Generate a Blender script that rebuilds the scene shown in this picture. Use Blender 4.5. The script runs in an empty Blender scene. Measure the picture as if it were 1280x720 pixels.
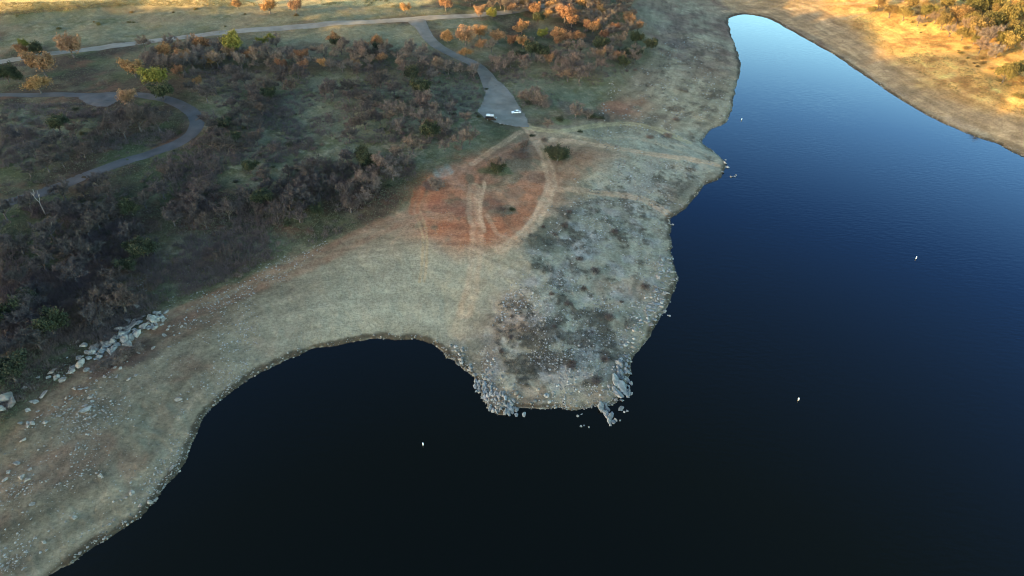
import bpy, math, random
import numpy as np
random.seed(7)
RNG = np.random.default_rng(7)
KEEP_OFF = []
C = bpy.context.scene.collection
R = math.radians

# ------------------------------------------------------------------ camera model
HC, PITCH, FPX = 134.0, R(38.0), 790.0
def pix_dir(px):
    px = np.atleast_2d(np.asarray(px, float))
    u = px[:, 0] - 640; v = 360 - px[:, 1]
    c, s = math.cos(PITCH), math.sin(PITCH)
    return np.stack([u, FPX * c + v * s, -FPX * s + v * c], 1)

# ------------------------------------------------------------------ numpy noise
def _h(ix, iy, seed):
    n = (ix.astype(np.int64) * 374761393 + iy.astype(np.int64) * 668265263 + seed * 1442695041) & 0xFFFFFFFF
    n = ((n ^ (n >> 13)) * 1274126177) & 0xFFFFFFFF
    n = (n ^ (n >> 16)) & 0xFFFFFFFF
    return n / 4294967295.0
def vn(x, y, seed=0):
    ix = np.floor(x); iy = np.floor(y); fx = x - ix; fy = y - iy
    fx = fx * fx * (3 - 2 * fx); fy = fy * fy * (3 - 2 * fy)
    a = _h(ix, iy, seed); b = _h(ix + 1, iy, seed); c = _h(ix, iy + 1, seed); d = _h(ix + 1, iy + 1, seed)
    return (a + (b - a) * fx) * (1 - fy) + (c + (d - c) * fx) * fy
def fbm(x, y, wl, octv=4, seed=0, gain=0.5):      # about -1..1
    x = x / wl; y = y / wl; s = 0; a = 1; t = 0
    for k in range(octv):
        s = s + a * (vn(x, y, seed + k * 17) * 2 - 1); t += a; a *= gain
        x, y = (x * 0.8 - y * 0.6) * 2.03 + 11.3, (x * 0.6 + y * 0.8) * 2.03 + 4.7
    return s / t
def sstep(a, b, x):
    t = np.clip((x - a) / (b - a), 0, 1); return t * t * (3 - 2 * t)

def poly_dist(x, y, P, closed=True):
    """signed distance, positive inside (closed) or plain distance (open)"""
    P = np.asarray(P, float); n = len(P)
    d2 = np.full(x.shape, 1e18); ins = np.zeros(x.shape, bool)
    for i in range(n if closed else n - 1):
        ax, ay = P[i]; bx, by = P[(i + 1) % n]
        ex, ey = bx - ax, by - ay; L = ex * ex + ey * ey + 1e-9
        t = np.clip(((x - ax) * ex + (y - ay) * ey) / L, 0, 1)
        dd = (x - ax - t * ex) ** 2 + (y - ay - t * ey) ** 2
        d2 = np.minimum(d2, dd)
        if closed:
            c = ((ay > y) != (by > y))
            if ey != 0:
                ins ^= c & (x < ex * (y - ay) / ey + ax)
    d = np.sqrt(d2)
    return np.where(ins, d, -d) if closed else d

def smooth_line(P, n=4):
    P = np.asarray(P, float)
    out = []
    for i in range(len(P) - 1):
        p0 = P[max(i - 1, 0)]; p1 = P[i]; p2 = P[i + 1]; p3 = P[min(i + 2, len(P) - 1)]
        for k in range(n):
            t = k / n
            out.append(0.5 * ((2 * p1) + (-p0 + p2) * t + (2 * p0 - 5 * p1 + 4 * p2 - p3) * t * t + (-p0 + 3 * p1 - 3 * p2 + p3) * t ** 3))
    out.append(P[-1]); return np.array(out)

# ------------------------------------------------------------------ shoreline
SHORE_PX = [(-60, 800), (60, 720), (92, 702), (118, 682), (140, 668), (165, 652), (192, 632), (205, 612), (222, 590), (236, 568), (246, 545), (258, 520),
 (276, 500), (300, 480), (325, 465), (352, 453), (385, 440), (415, 433), (450, 426), (490, 423), (520, 425), (545, 433), (560, 446), (575, 455), (592, 472), (597, 487),
 (605, 502), (614, 515), (631, 521), (655, 511), (680, 513), (700, 511), (715, 514), (730, 510), (745, 507), (752, 514), (762, 509), (772, 504), (781, 492), (786, 472), (792, 447),
 (805, 430), (820, 405), (831, 387), (840, 365), (847, 350), (841, 325), (838, 305), (838, 277), (847, 267), (865, 252), (882, 232), (902, 221),
 (908, 204), (895, 192), (880, 179), (881, 171), (890, 161), (908, 152), (916, 130), (920, 110), (926, 78), (915, 47), (910, 26), (918, 20), (935, 18),
 (960, 23), (983, 35), (1010, 50), (1045, 70), (1085, 97), (1110, 114), (1145, 136), (1180, 154), (1220, 171), (1247, 180), (1280, 196), (1340, 224), (1420, 268), (1560, 330)]
d_ = pix_dir(SHORE_PX)
SH = np.array([(a[0] * HC / -a[2], a[1] * HC / -a[2]) for a in d_])
SHORE = smooth_line(SH, 3)
WATER = list(map(tuple, SHORE)) + [(1500, 150), (2600, -400), (2600, -2600), (-300, -2600), (-330, -900), (-200, -200)]
WATER = np.array(WATER)

# ------------------------------------------------------------------ polar terrain grid about the camera's foot
th_d = np.radians(np.linspace(-60, 60, 960))
th_c = np.radians(np.linspace(60, 300, 121))[1:-1]
TH = np.concatenate([th_d, th_c, [np.radians(300.0)]])       # clockwise from +y, last = first
r1 = np.array([3, 10, 20, 30, 40, 50, 58])
r2 = np.exp(np.linspace(math.log(62), math.log(760), 620))
r3 = np.exp(np.linspace(math.log(760), math.log(9000), 60))[1:]
RR = np.concatenate([r1, r2, r3])
NT, NR = len(TH), len(RR)
TG, RG = np.meshgrid(TH, RR)          # NR x NT
XG = RG * np.sin(TG); YG = RG * np.cos(TG)

_t = pix_dir([(-500, 62), (-200, 34), (0, 14), (90, 8), (160, 4), (250, 0), (320, -8), (330, -90), (-500, -90)])
TOPF = np.array([(a[0] * (HC - 24) / -a[2], a[1] * (HC - 24) / -a[2]) for a in _t])
def height(x, y):
    sd = -poly_dist(x, y, WATER)                       # + on land
    sd = sd + fbm(x, y, 7, 4, 7, .6) * 1.3 * sstep(-12, -6, sd) * sstep(14, 7, sd)
    wob = fbm(x, y, 9, 3, 5) * 0.8 + fbm(x, y, 2.5, 2, 6) * 0.35
    right = sstep(-20, 90, x - (150 + (y - 250) * 0.35)) * sstep(180, 260, y)
    d = np.maximum(sd + wob * sstep(400, 100, np.hypot(x, y) - 150), 0) 
    land = 0.35 * np.minimum(d / 1.2, 1) + 15 * (1 - np.exp(-d / 120)) 
    landr = 0.35 * np.minimum(d / 1.2, 1) + 44 * (1 - np.exp(-d / 200))
    h = land * (1 - right) + landr * right
    far = sstep(330, 620, y) * (1 - right)
    h = h + far * 9 * sstep(10, 90, d)
    h = h + 16 * sstep(0, 50, poly_dist(x, y, TOPF) + fbm(x, y, 40, 2, 9) * 6)
    fade = sstep(5, 80, d)
    h = h + fade * (fbm(x, y, 110, 3, 1) * 4.0 + fbm(x, y, 26, 3, 2) * 0.9)
    h = h + sstep(0, 6, d) * (fbm(x, y, 7, 3, 3) * 0.28 + fbm(x, y, 1.7, 2, 4) * 0.11)
    w = np.maximum(-sd, 0)
    under = -0.05 - 0.12 * w
    return np.where(sd > 0, h, np.maximum(under, -14)), sd

ZG, SDG = height(XG, YG)

def zt(x, y):
    x = np.asarray(x, float); y = np.asarray(y, float)
    r = np.clip(np.hypot(x, y), RR[0], RR[-1] - 1); a = np.arctan2(x, y)
    a = np.where(a < TH[0], a + 2 * math.pi, a)
    i = np.clip(np.searchsorted(RR, r) - 1, 0, NR - 2); j = np.clip(np.searchsorted(TH, a) - 1, 0, NT - 2)
    fi = (r - RR[i]) / (RR[i + 1] - RR[i]); fj = (a - TH[j]) / (TH[j + 1] - TH[j])
    z = (ZG[i, j] * (1 - fi) * (1 - fj) + ZG[i + 1, j] * fi * (1 - fj) + ZG[i, j + 1] * (1 - fi) * fj + ZG[i + 1, j + 1] * fi * fj)
    return z
def unproj(px, lift=0.0):
    D = pix_dir(px); D = D / -D[:, 2:3]              # drop of 1 m per unit
    n = len(D); lo = np.full(n, HC * 0.4); hi = np.full(n, np.nan)
    ts = np.linspace(HC * 0.4, HC, 260)
    prev = ts[0]; done = np.zeros(n, bool)
    for t in ts[1:]:
        x = D[:, 0] * t; y = D[:, 1] * t
        below = (HC - t) <= np.maximum(zt(x, y), 0) + lift
        new = below & ~done
        lo[new] = prev; hi[new] = t; done |= new; prev = t
    hi = np.where(np.isnan(hi), HC, hi)
    for _ in range(12):
        m = (lo + hi) / 2; b = (HC - m) <= np.maximum(zt(D[:, 0] * m, D[:, 1] * m), 0) + lift
        hi = np.where(b, m, hi); lo = np.where(b, lo, m)
    return np.stack([D[:, 0] * hi, D[:, 1] * hi], 1)
def proj(x, y, z):
    c, s = math.cos(PITCH), math.sin(PITCH); dz = z - HC
    dep = y * c - dz * s; up = y * s + dz * c
    return 640 + FPX * x / dep, 360 - FPX * up / dep, dep
def W(px): return unproj(px)

# ------------------------------------------------------------------ helpers
def link(name, me, mat, parent=None):
    o = bpy.data.objects.new(name, me); C.objects.link(o)
    if mat is not None and len(me.materials) == 0: me.materials.append(mat)
    if parent is not None: o.parent = parent
    return o
def mesh(name, V, F, smooth=False):
    me = bpy.data.meshes.new(name)
    V = np.asarray(V, np.float32).reshape(-1, 3)
    if isinstance(F, np.ndarray):
        n, k = F.shape
        me.vertices.add(len(V)); me.vertices.foreach_set('co', V.ravel())
        me.loops.add(n * k); me.loops.foreach_set('vertex_index', F.astype(np.int32).ravel())
        me.polygons.add(n); me.polygons.foreach_set('loop_start', np.arange(0, n * k, k, dtype=np.int32))
        me.update(calc_edges=True)
    else:
        me.from_pydata(V.tolist(), [], F); me.update()
    if smooth: me.polygons.foreach_set('use_smooth', np.ones(len(me.polygons), bool))
    return me
class MB:
    def __init__(s): s.v = []; s.f = []
    def add(s, V, F):
        b = len(s.v); s.v += [tuple(p) for p in V]; s.f += [tuple(b + i for i in f) for f in F]
    def box(s, x0, y0, z0, x1, y1, z1):
        s.add([(x0, y0, z0), (x1, y0, z0), (x1, y1, z0), (x0, y1, z0), (x0, y0, z1), (x1, y0, z1), (x1, y1, z1), (x0, y1, z1)],
              [(0, 3, 2, 1), (4, 5, 6, 7), (0, 1, 5, 4), (1, 2, 6, 5), (2, 3, 7, 6), (3, 0, 4, 7)])
    def tube(s, pts, rad, n=5):
        rings = []; pts = [np.array(p, float) for p in pts]
        for i, p in enumerate(pts):
            t = pts[min(i + 1, len(pts) - 1)] - pts[max(i - 1, 0)]; t = t / (np.linalg.norm(t) + 1e-9)
            a = np.cross(t, (0.3, 0.9, 0.2)); a /= np.linalg.norm(a) + 1e-9; b = np.cross(t, a)
            rings.append([p + rad[i] * (math.cos(2 * math.pi * k / n) * a + math.sin(2 * math.pi * k / n) * b) for k in range(n)])
        V = [q for r in rings for q in r]; F = []
        for i in range(len(pts) - 1):
            for k in range(n):
                F.append((i * n + k, i * n + (k + 1) % n, (i + 1) * n + (k + 1) % n, (i + 1) * n + k))
        F.append(tuple(range(n))[::-1]); F.append(tuple((len(pts) - 1) * n + k for k in range(n)))
        s.add(V, F)
    def build(s, name, mat, parent=None, smooth=False, bevel=0):
        o = link(name, mesh(name, s.v, s.f, smooth), mat, parent)
        if bevel:
            m = o.modifiers.new('bevel', 'BEVEL'); m.width = bevel; m.segments = 2; m.limit_method = 'ANGLE'
        return o
def tag(o, label=None, cat=None, group=None, kind=None):
    if label: o['label'] = label
    if cat: o['category'] = cat
    if group: o['group'] = group
    if kind: o['kind'] = kind
    return o

def new_mat(name, rough=0.9, spec=0.2):
    m = bpy.data.materials.new(name); m.use_nodes = True
    b = m.node_tree.nodes['Principled BSDF']; b.inputs['Roughness'].default_value = rough
    b.inputs['Specular IOR Level'].default_value = spec
    return m, m.node_tree, b
def flat(name, col, rough=0.8, spec=0.3, nscale=0, amt=0.2, metal=0):
    m, nt, b = new_mat(name, rough, spec); b.inputs['Metallic'].default_value = metal
    b.inputs['Base Color'].default_value = (*col, 1)
    if nscale:
        N = nt.nodes; L = nt.links
        tc = N.new('ShaderNodeTexCoord'); no = N.new('ShaderNodeTexNoise'); no.inputs['Scale'].default_value = nscale; no.inputs['Detail'].default_value = 5
        L.new(tc.outputs['Object'], no.inputs['Vector'])
        mr = N.new('ShaderNodeMapRange'); mr.inputs[1].default_value = .3; mr.inputs[2].default_value = .7
        mr.inputs[3].default_value = 1 - amt; mr.inputs[4].default_value = 1 + amt; L.new(no.outputs['Fac'], mr.inputs[0])
        vm = N.new('ShaderNodeVectorMath'); vm.operation = 'SCALE'; vm.inputs[0].default_value = col; L.new(mr.outputs[0], vm.inputs['Scale'])
        L.new(vm.outputs[0], b.inputs['Base Color'])
    return m
def varied(name, cols, rough=0.95, attr=None, trans=0.0):
    """colour picked per object (Object Info random) and broken up by noise"""
    m, nt, b = new_mat(name, rough, 0.15); N = nt.nodes; L = nt.links
    oi = N.new('ShaderNodeObjectInfo'); rp = N.new('ShaderNodeValToRGB'); L.new(oi.outputs['Random'], rp.inputs['Fac'])
    el = rp.color_ramp.elements
    while len(el) > 1: el.remove(el[-1])
    el[0].position = 0; el[0].color = (*cols[0], 1)
    for i, c in enumerate(cols[1:], 1):
        e = el.new(i / (len(cols) - 1)); e.color = (*c, 1)
    tc = N.new('ShaderNodeTexCoord'); no = N.new('ShaderNodeTexNoise'); no.inputs['Scale'].default_value = 1.1; no.inputs['Detail'].default_value = 4
    L.new(tc.outputs['Object'], no.inputs['Vector'])
    mr = N.new('ShaderNodeMapRange'); mr.inputs[1].default_value = .3; mr.inputs[2].default_value = .7; mr.inputs[3].default_value = .6; mr.inputs[4].default_value = 1.4
    L.new(no.outputs['Fac'], mr.inputs[0])
    vm = N.new('ShaderNodeVectorMath'); vm.operation = 'SCALE'; L.new(rp.outputs[0], vm.inputs[0]); L.new(mr.outputs[0], vm.inputs['Scale'])
    L.new(vm.outputs[0], b.inputs['Base Color'])
    return m

# ------------------------------------------------------------------ zones on the ground (world polygons)
VEG = W([(-150, 640), (0, 545), (60, 500), (130, 440), (205, 392), (300, 355), (370, 322), (440, 293), (500, 270), (522, 250), (530, 232), (548, 212), (600, 196),
         (645, 172), (655, 160), (700, 152), (738, 150), (770, 128), (790, 100), (815, 72), (805, 40), (790, 15), (800, 2), (805, -30), (640, -60), (0, -60), (-400, -40), (-420, 400)])
RED = W([(515, 240), (530, 222), (560, 205), (605, 192), (640, 178), (668, 168), (700, 176), (740, 178), (770, 192), (760, 206), (715, 226), (700, 262), (670, 295),
         (625, 308), (575, 312), (545, 300), (520, 285)])
RED2 = W([(735, 150), (760, 128), (800, 118), (815, 135), (800, 150), (770, 155)])
RBANK = W([(905, -40), (905, 5), (918, 17), (935, 16), (962, 20), (985, 31), (1014, 46), (1050, 67), (1090, 94), (1150, 133), (1250, 178), (1400, 240), (1700, 300), (1500, -60)])
LITG = W([(1030, -40), (1040, 14), (1080, 40), (1120, 75), (1160, 105), (1220, 130), (1290, 148), (1600, 230), (1500, -60)])
POINT = W([(560, 446), (600, 400), (640, 360), (650, 310), (690, 270), (740, 250), (790, 190), (880, 160), (905, 208), (840, 275), (842, 350), (790, 447), (770, 505), (640, 530), (600, 500)])
PALE = W([(350, 395), (420, 350), (480, 318), (540, 310), (640, 318), (640, 350), (600, 400), (560, 435), (500, 415), (440, 415), (330, 448), (280, 470)])
PALE2 = W([(740, 200), (790, 165), (880, 175), (895, 205), (840, 262), (790, 250), (760, 230)])
MEADOW = [W(p) for p in ([(0, 20), (120, 12), (330, 8), (520, 8), (560, 18), (440, 24), (300, 34), (130, 56), (0, 62)],
                         [(320, 45), (420, 36), (515, 30), (540, 60), (500, 64), (430, 50), (340, 54)],
                         [(340, 100), (420, 120), (440, 180), (420, 235), (340, 220), (310, 160)],
                         [(520, 100), (600, 102), (606, 125), (600, 150), (560, 140), (520, 120)],
                         [(640, 100), (720, 96), (760, 110), (735, 130), (690, 150), (660, 140)],
                         [(0, 135), (70, 130), (110, 150), (90, 190), (0, 200)],
                         [(200, 300), (330, 290), (380, 310), (230, 370), (170, 340)],
                         [(240, 100), (330, 92), (520, 92), (604, 110), (606, 150), (600, 190), (520, 215), (430, 240), (330, 260), (260, 210), (255, 160)],
                         [(640, 60), (790, 60), (800, 90), (735, 150), (650, 150), (630, 110)],
                         [(540, 24), (600, 22), (640, 60), (600, 75), (560, 50)])]
PATCH = [(tuple(W([p])[0]), r_, c_, k_) for p, r_, c_, k_ in [((697, 192), 6.5, (.085, .10, .05), .9), ((622, 206), 5.5, (.085, .095, .05), .85), ((655, 192), 5, (.10, .075, .06), .7), ((664, 222), 5, (.12, .085, .065), .6),
         ((630, 262), 5.5, (.10, .10, .075), .7), ((615, 254), 4, (.12, .075, .06), .6), ((580, 262), 6, (.17, .075, .055), .6), ((555, 262), 6, (.17, .07, .05), .6), ((640, 240), 5, (.16, .12, .09), .6), ((547, 213), 5, (.22, .24, .22), .8), ((545, 230), 4, (.10, .085, .08), .7),
         ((745, 145), 9, (.085, .075, .06), .7), ((675, 128), 9, (.09, .095, .07), .6), ((712, 135), 8, (.12, .09, .085), .6), ((770, 135), 10, (.25, .13, .09), .6), ((700, 152), 6, (.13, .15, .07), .6), ((815, 150), 4, (.08, .08, .07), .5),
         ((690, 285), 7, (.10, .095, .07), .7), ((675, 305), 9, (.095, .095, .07), .65), ((712, 268), 6, (.09, .085, .07), .6), ((160, 445), 7, (.075, .055, .05), .8), ((140, 455), 7, (.08, .06, .055), .8), ((850, 55), 12, (.10, .08, .075), .6), ((835, 35), 12, (.11, .085, .08), .5)]]
TRK = []                                     # dirt tracks: polyline, half width (m), strength
def track(px, w, k, col=(0.44, 0.315, 0.22)): TRK.append((smooth_line(W(px), 4), w, k, col))
track([(655, 156), (668, 172), (680, 195), (688, 220), (686, 242), (672, 272), (650, 296), (625, 312)], 2.6, .85)
track([(650, 165), (630, 178), (606, 194), (590, 205)], 1.6, .7)
track([(662, 160), (700, 164), (745, 157), (790, 155), (830, 165), (860, 178)], 2.4, 1, (0.36, 0.31, 0.19))
track([(690, 175), (740, 180), (800, 190), (870, 200), (895, 206)], 2.2, .95)
track([(688, 236), (740, 240), (800, 248), (835, 268)], 2.2, .85)
track([(592, 232), (592, 262), (596, 290), (594, 320), (590, 350), (582, 390)], 2.8, .55)
track([(606, 228), (600, 262), (606, 290)], 0.8, .6)
track([(517, 262), (524, 280), (529, 300), (527, 335), (524, 352)], .55, .6, (0.38, 0.285, 0.175))
track([(523, 256), (529, 275), (534, 298), (533, 330), (530, 352)], .55, .6, (0.38, 0.285, 0.175))
track([(525, 236), (520, 252), (519, 265)], 2.4, .75, (0.29, 0.105, 0.055))
track([(690, 235), (650, 232), (610, 238), (560, 236)], 1.4, .4, (.33, .19, .13))
track([(608, 268), (622, 292), (640, 300)], 1.0, .4)
track([(575, 235), (560, 222), (550, 210)], 2.0, .4, (.34, .2, .14))
track([(640, 305), (610, 330), (590, 370), (575, 415)], 3.0, .35, (.34, .27, .19))
track([(700, 165), (735, 172), (790, 172), (850, 190)], 1.3, .75, (.34, .29, .21))
track([(760, 165), (800, 175), (850, 182), (890, 195)], 1.3, .45, (.33, .29, .22))
track([(590, 200), (560, 214), (545, 240), (535, 262)], 1.6, .35, (.34, .16, .10))
track([(520, 268), (505, 288), (490, 305)], .6, .45)
track([(270, 420), (370, 395), (470, 380), (560, 385)], 1.2, .22, (0.33, 0.31, 0.24))
track([(325, 200), (365, 170), (405, 145), (420, 150), (460, 160), (500, 170)], .9, .5, (0.16, 0.17, 0.12))
track([(0, 18), (60, 13), (110, 6), (160, 0)], 1.6, .85, (0.12, 0.09, 0.07))
track([(800, 22), (830, 40), (850, 60), (858, 85)], 4.0, .35, (0.17, 0.13, 0.12))
track([(905, 14), (960, 14), (1030, 6), (1110, 2), (1180, 0)], 2.4, .6, (0.40, 0.31, 0.20))
track([(1010, 30), (1060, 22), (1120, 8)], 1.6, .5, (0.42, 0.34, 0.22))
track([(200, 405), (300, 362), (390, 325), (450, 296), (520, 268)], 5.0, .5, (0.22, 0.105, 0.07))
track([(60, 505), (110, 470), (180, 430), (260, 395)], 5.0, .45, (0.19, 0.11, 0.08))
track([(0, 610), (60, 585), (110, 560)], 6.0, .4, (0.20, 0.12, 0.09))

def mix(a, b, t): return a * (1 - t[..., None]) + np.asarray(b) * t[..., None]
def ground_albedo(x, y, z, sd):
    wx = x + fbm(x, y, 14, 4, 21) * 6; wy = y + fbm(x, y, 14, 4, 22) * 6
    def reg(P, soft=5): return sstep(-soft, soft, poly_dist(wx, wy, P))
    n1 = fbm(x, y, 22, 5, 31); n2 = fbm(x, y, 6, 4, 32); n3 = fbm(x, y, 60, 3, 33); n4 = fbm(x, y, 2.2, 3, 34, .6)
    col = np.zeros(x.shape + (3,)) + (0.255, 0.235, 0.175)
    col = mix(col, (0.215, 0.17, 0.125), sstep(-.1, .5, n1) * .7)                 # browner patches
    col = mix(col, (0.20, 0.185, 0.13), sstep(0, .5, fbm(x, y, 30, 4, 41)) * .5)   # olive
    aniso = fbm(sd + n1 * 2.5, (x * .8 + y * .6) * .12, 1.6, 3, 36) * .6 + fbm(sd + n1 * 4, (x * .8 + y * .6) * .15, 5, 3, 37) * .6
    # receding-waterline bands follow the height
    band = np.sin(z * 5.2 + n1 * 3) * .5 + np.sin(z * 12.5 + n2 * 2) * .5
    col = col * (1 + .06 * band * sstep(.2, 2, z))[..., None]
    veg = reg(VEG, 4); red = reg(RED, 11) * (1 - .3 * sstep(.0, .5, fbm(x, y, 13, 4, 44, .6))); red2 = reg(RED2, 6); rb = reg(RBANK, 3); lg = reg(LITG, 12); pt = reg(POINT, 10); pale = np.maximum(reg(PALE, 16), reg(PALE2, 10))
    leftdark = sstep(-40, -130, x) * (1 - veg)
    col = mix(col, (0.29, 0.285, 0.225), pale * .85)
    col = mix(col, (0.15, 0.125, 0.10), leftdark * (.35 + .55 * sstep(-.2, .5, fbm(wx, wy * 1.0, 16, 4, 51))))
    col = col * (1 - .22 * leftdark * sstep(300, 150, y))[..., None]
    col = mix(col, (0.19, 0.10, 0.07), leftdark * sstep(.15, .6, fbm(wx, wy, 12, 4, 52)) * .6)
    # point: grey-green with dark weedy patches
    col = mix(col, (0.25, 0.255, 0.215), pt * .75)
    lower = sstep(300, 190, y)
    col = mix(col, (0.235, 0.235, 0.25), pt * lower * sstep(-.1, .4, n2 + n1 * .5) * .6)
    wp = sstep(.02, .26, fbm(x, y, 4.2, 5, 61, .7) + .45 * fbm(x, y, 24, 2, 62))
    col = mix(col, (0.095, 0.088, 0.072), pt * wp * .68)
    col = mix(col, (0.27, 0.2, 0.15), pt * sstep(.2, .5, fbm(x, y, 17, 4, 63)) * .55)
    # vegetation floor
    g = np.zeros(x.shape + (3,)) + (0.058, 0.045, 0.036)
    g = mix(g, (0.062, 0.075, 0.040), sstep(-.25, .35, fbm(x, y, 18, 5, 71)))
    g = mix(g, (0.13, 0.13, 0.09), sstep(0.05, .5, fbm(x, y, 7, 4, 72, .6)) * .5)
    g = mix(g, (0.13, 0.07, 0.05), sstep(.2, .5, fbm(x, y, 11, 4, 73)) * .6)
    md = 0
    for P in MEADOW: md = np.maximum(md, reg(P, 7))
    mcol = np.zeros(x.shape + (3,)) + (0.155, 0.17, 0.12)
    mcol = mix(mcol, (0.105, 0.115, 0.062), sstep(-.25, .4, n2 + .5 * n1)); mcol = mix(mcol, (0.24, 0.235, 0.17), sstep(.1, .55, n4 + .4 * n1) * .7)
    mcol = mix(mcol, (0.17, 0.12, 0.085), sstep(.15, .5, n1) * .6)
    g = mix(g, mcol, md * .82)
    far = sstep(300, 420, y)
    g = mix(g, (0.24, 0.215, 0.14), far * sstep(-.3, .4, n1 + n3) * .55)
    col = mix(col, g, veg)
    edge = np.exp(-((poly_dist(wx, wy, VEG) + 3) / 9) ** 2) * (1 - rb) * (1 - pt)
    col = mix(col, (0.16, 0.125, 0.085), edge * .45)
    tp = reg(W([(-300, 44), (0, 14), (160, 6), (330, 9), (520, 8), (560, -10), (300, -60), (-300, -40)]), 4)
    col = mix(col, mix(np.zeros(x.shape + (3,)) + (.55, .43, .21), (.42, .35, .18), sstep(-.1, .4, n2)), tp * .8)  # dry-grass strip, albedo raised to paint in the low sun
    # far beyond the lot, brownish shore
    fs = sstep(330, 420, y) * (1 - veg) * (1 - rb)
    col = mix(col, (0.17, 0.135, 0.105), fs * sstep(-.4, .3, n1) * .8)
    col = mix(col, (0.13, 0.09, 0.075), fs * sstep(-.05, .4, fbm(x, y, 20, 5, 81, .6)) * .8)
    hs_ = sstep(-.05, .3, fbm(x, y, 6, 4, 83, .65)) * sstep(2, 8, sd) * sstep(70, 20, sd) * (1 - veg) * (1 - rb) * sstep(250, 290, y)
    col = mix(col, (0.10, 0.08, 0.065), hs_ * .55)
    # red soil
    rc = np.zeros(x.shape + (3,)) + (0.30, 0.115, 0.06)
    rc = mix(rc, (0.26, 0.14, 0.095), sstep(-.3, .3, n1)); rc = mix(rc, (0.11, 0.09, 0.06), sstep(.1, .45, n2 + .3 * n1) * .8)
    col = mix(col, rc, red * (1 - .42 * sstep(-20, 45, x))); col = mix(col, rc * [.85, 1, 1.1], red2 * .6)
    for (cx, cy_), rr_, cc, kk in PATCH:
        dd = np.hypot(wx - cx, wy - cy_); t = sstep(rr_ * 1.15, rr_ * .7, dd + fbm(x, y, 4, 3, 120) * rr_ * .35) * kk
        col = mix(col, cc, t)
    # right bank
    rcol = np.zeros(x.shape + (3,)) + (0.235, 0.18, 0.115)
    rcol = mix(rcol, (0.30, 0.235, 0.15), sstep(-.2, .5, n2)); rcol = rcol * (1 + .15 * band)[..., None]
    rcol = mix(rcol, (0.56, 0.35, 0.12), lg * .9)  # sunlit part: low sunlight painted into the dry-grass albedo
    rcol = mix(rcol, (0.24, 0.13, 0.05), lg * sstep(-.05, .35, fbm(x, y, 11, 5, 91, .65)) * .85)
    rcol = mix(rcol, (0.58, 0.46, 0.19), lg * sstep(.15, .5, fbm(x, y, 9, 4, 92, .6)) * .6)
    col = mix(col, rcol, rb)
    for P, w, k, c in TRK:
        bb = (x > P[:, 0].min() - 30) & (x < P[:, 0].max() + 30) & (y > P[:, 1].min() - 30) & (y < P[:, 1].max() + 30)
        if not bb.any(): continue
        xx, yy = x[bb], y[bb]; j = w * .35
        dd = poly_dist(xx + fbm(xx, yy, 5, 3, 95) * j, yy + fbm(xx, yy, 5, 3, 96) * j, P, False)
        t = np.zeros(x.shape); t[bb] = sstep(w * 1.15, w * .7, dd) * k * (1 - (.5 if w > 1.3 else 0) * np.exp(-(dd / (w * .25)) ** 2)) * (.8 + .35 * fbm(xx, yy, 4, 3, 97))
        col = mix(col, c, np.clip(t, 0, 1))
    # fine mottling + wet rim just above the water
    col = col * (1 + (.20 - .12 * pale) * n4 + .10 * n2)[..., None]
    col = col * (1 + .12 * fbm(x, y, .9, 2, 99) * sstep(420, 200, np.hypot(x, y)))[..., None]
    wet = sstep(2.0, .7, sd + fbm(x, y, 28, 3, 88) * 1.6 + fbm(x, y, 4, 3, 98) * .9) * sstep(0.0, .1, z)
    col = mix(col, (0.045, 0.036, 0.026), wet * .85)
    col = np.where((sd < 0)[..., None], np.array((0.04, 0.035, 0.025)), col)
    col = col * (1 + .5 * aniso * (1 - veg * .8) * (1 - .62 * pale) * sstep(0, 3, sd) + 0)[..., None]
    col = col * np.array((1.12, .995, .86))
    return np.clip(col, .012, .6)

ALB = ground_albedo(XG, YG, ZG, SDG)

# ------------------------------------------------------------------ ground mesh
V = np.stack([XG, YG, ZG], -1).reshape(-1, 3)
# close the ring: last column equals angle 300 = -60 -> reuse first column
idx = np.arange(NR * NT).reshape(NR, NT)
idx[:, -1] = idx[:, 0]
a = idx[:-1, :-1]; b = idx[1:, :-1]; c = idx[1:, 1:]; d = idx[:-1, 1:]
F = np.stack([a, b, c, d], -1).reshape(-1, 4)[:, ::-1]
gm = mesh('ground', V, F, True)
at = gm.color_attributes.new('albedo', 'FLOAT_COLOR', 'POINT')
at.data.foreach_set('color', np.concatenate([ALB.reshape(-1, 3), np.ones((NR * NT, 1))], 1).astype(np.float32).ravel())
m, nt, bs = new_mat('soil', .95, .1); N = nt.nodes; L = nt.links
va = N.new('ShaderNodeVertexColor'); va.layer_name = 'albedo'
ge = N.new('ShaderNodeNewGeometry')
def noise(scale, det=4, rough=.6):
    n = N.new('ShaderNodeTexNoise'); n.inputs['Scale'].default_value = scale; n.inputs['Detail'].default_value = det; n.inputs['Roughness'].default_value = rough
    L.new(ge.outputs['Position'], n.inputs['Vector']); return n
def mrange(src, a, b, c, d):
    r = N.new('ShaderNodeMapRange'); r.inputs[1].default_value = a; r.inputs[2].default_value = b; r.inputs[3].default_value = c; r.inputs[4].default_value = d
    L.new(src, r.inputs[0]); return r.outputs[0]
nf = noise(1.1, 5, .7); nm = noise(.22, 4, .6)
f1 = mrange(nf.outputs['Fac'], .36, .64, .78, 1.22); f2 = mrange(nm.outputs['Fac'], .35, .65, .88, 1.12)
mu = N.new('ShaderNodeMath'); mu.operation = 'MULTIPLY'; L.new(f1, mu.inputs[0]); L.new(f2, mu.inputs[1])
vs = N.new('ShaderNodeVectorMath'); vs.operation = 'SCALE'; L.new(va.outputs['Color'], vs.inputs[0]); L.new(mu.outputs[0], vs.inputs['Scale'])
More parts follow.
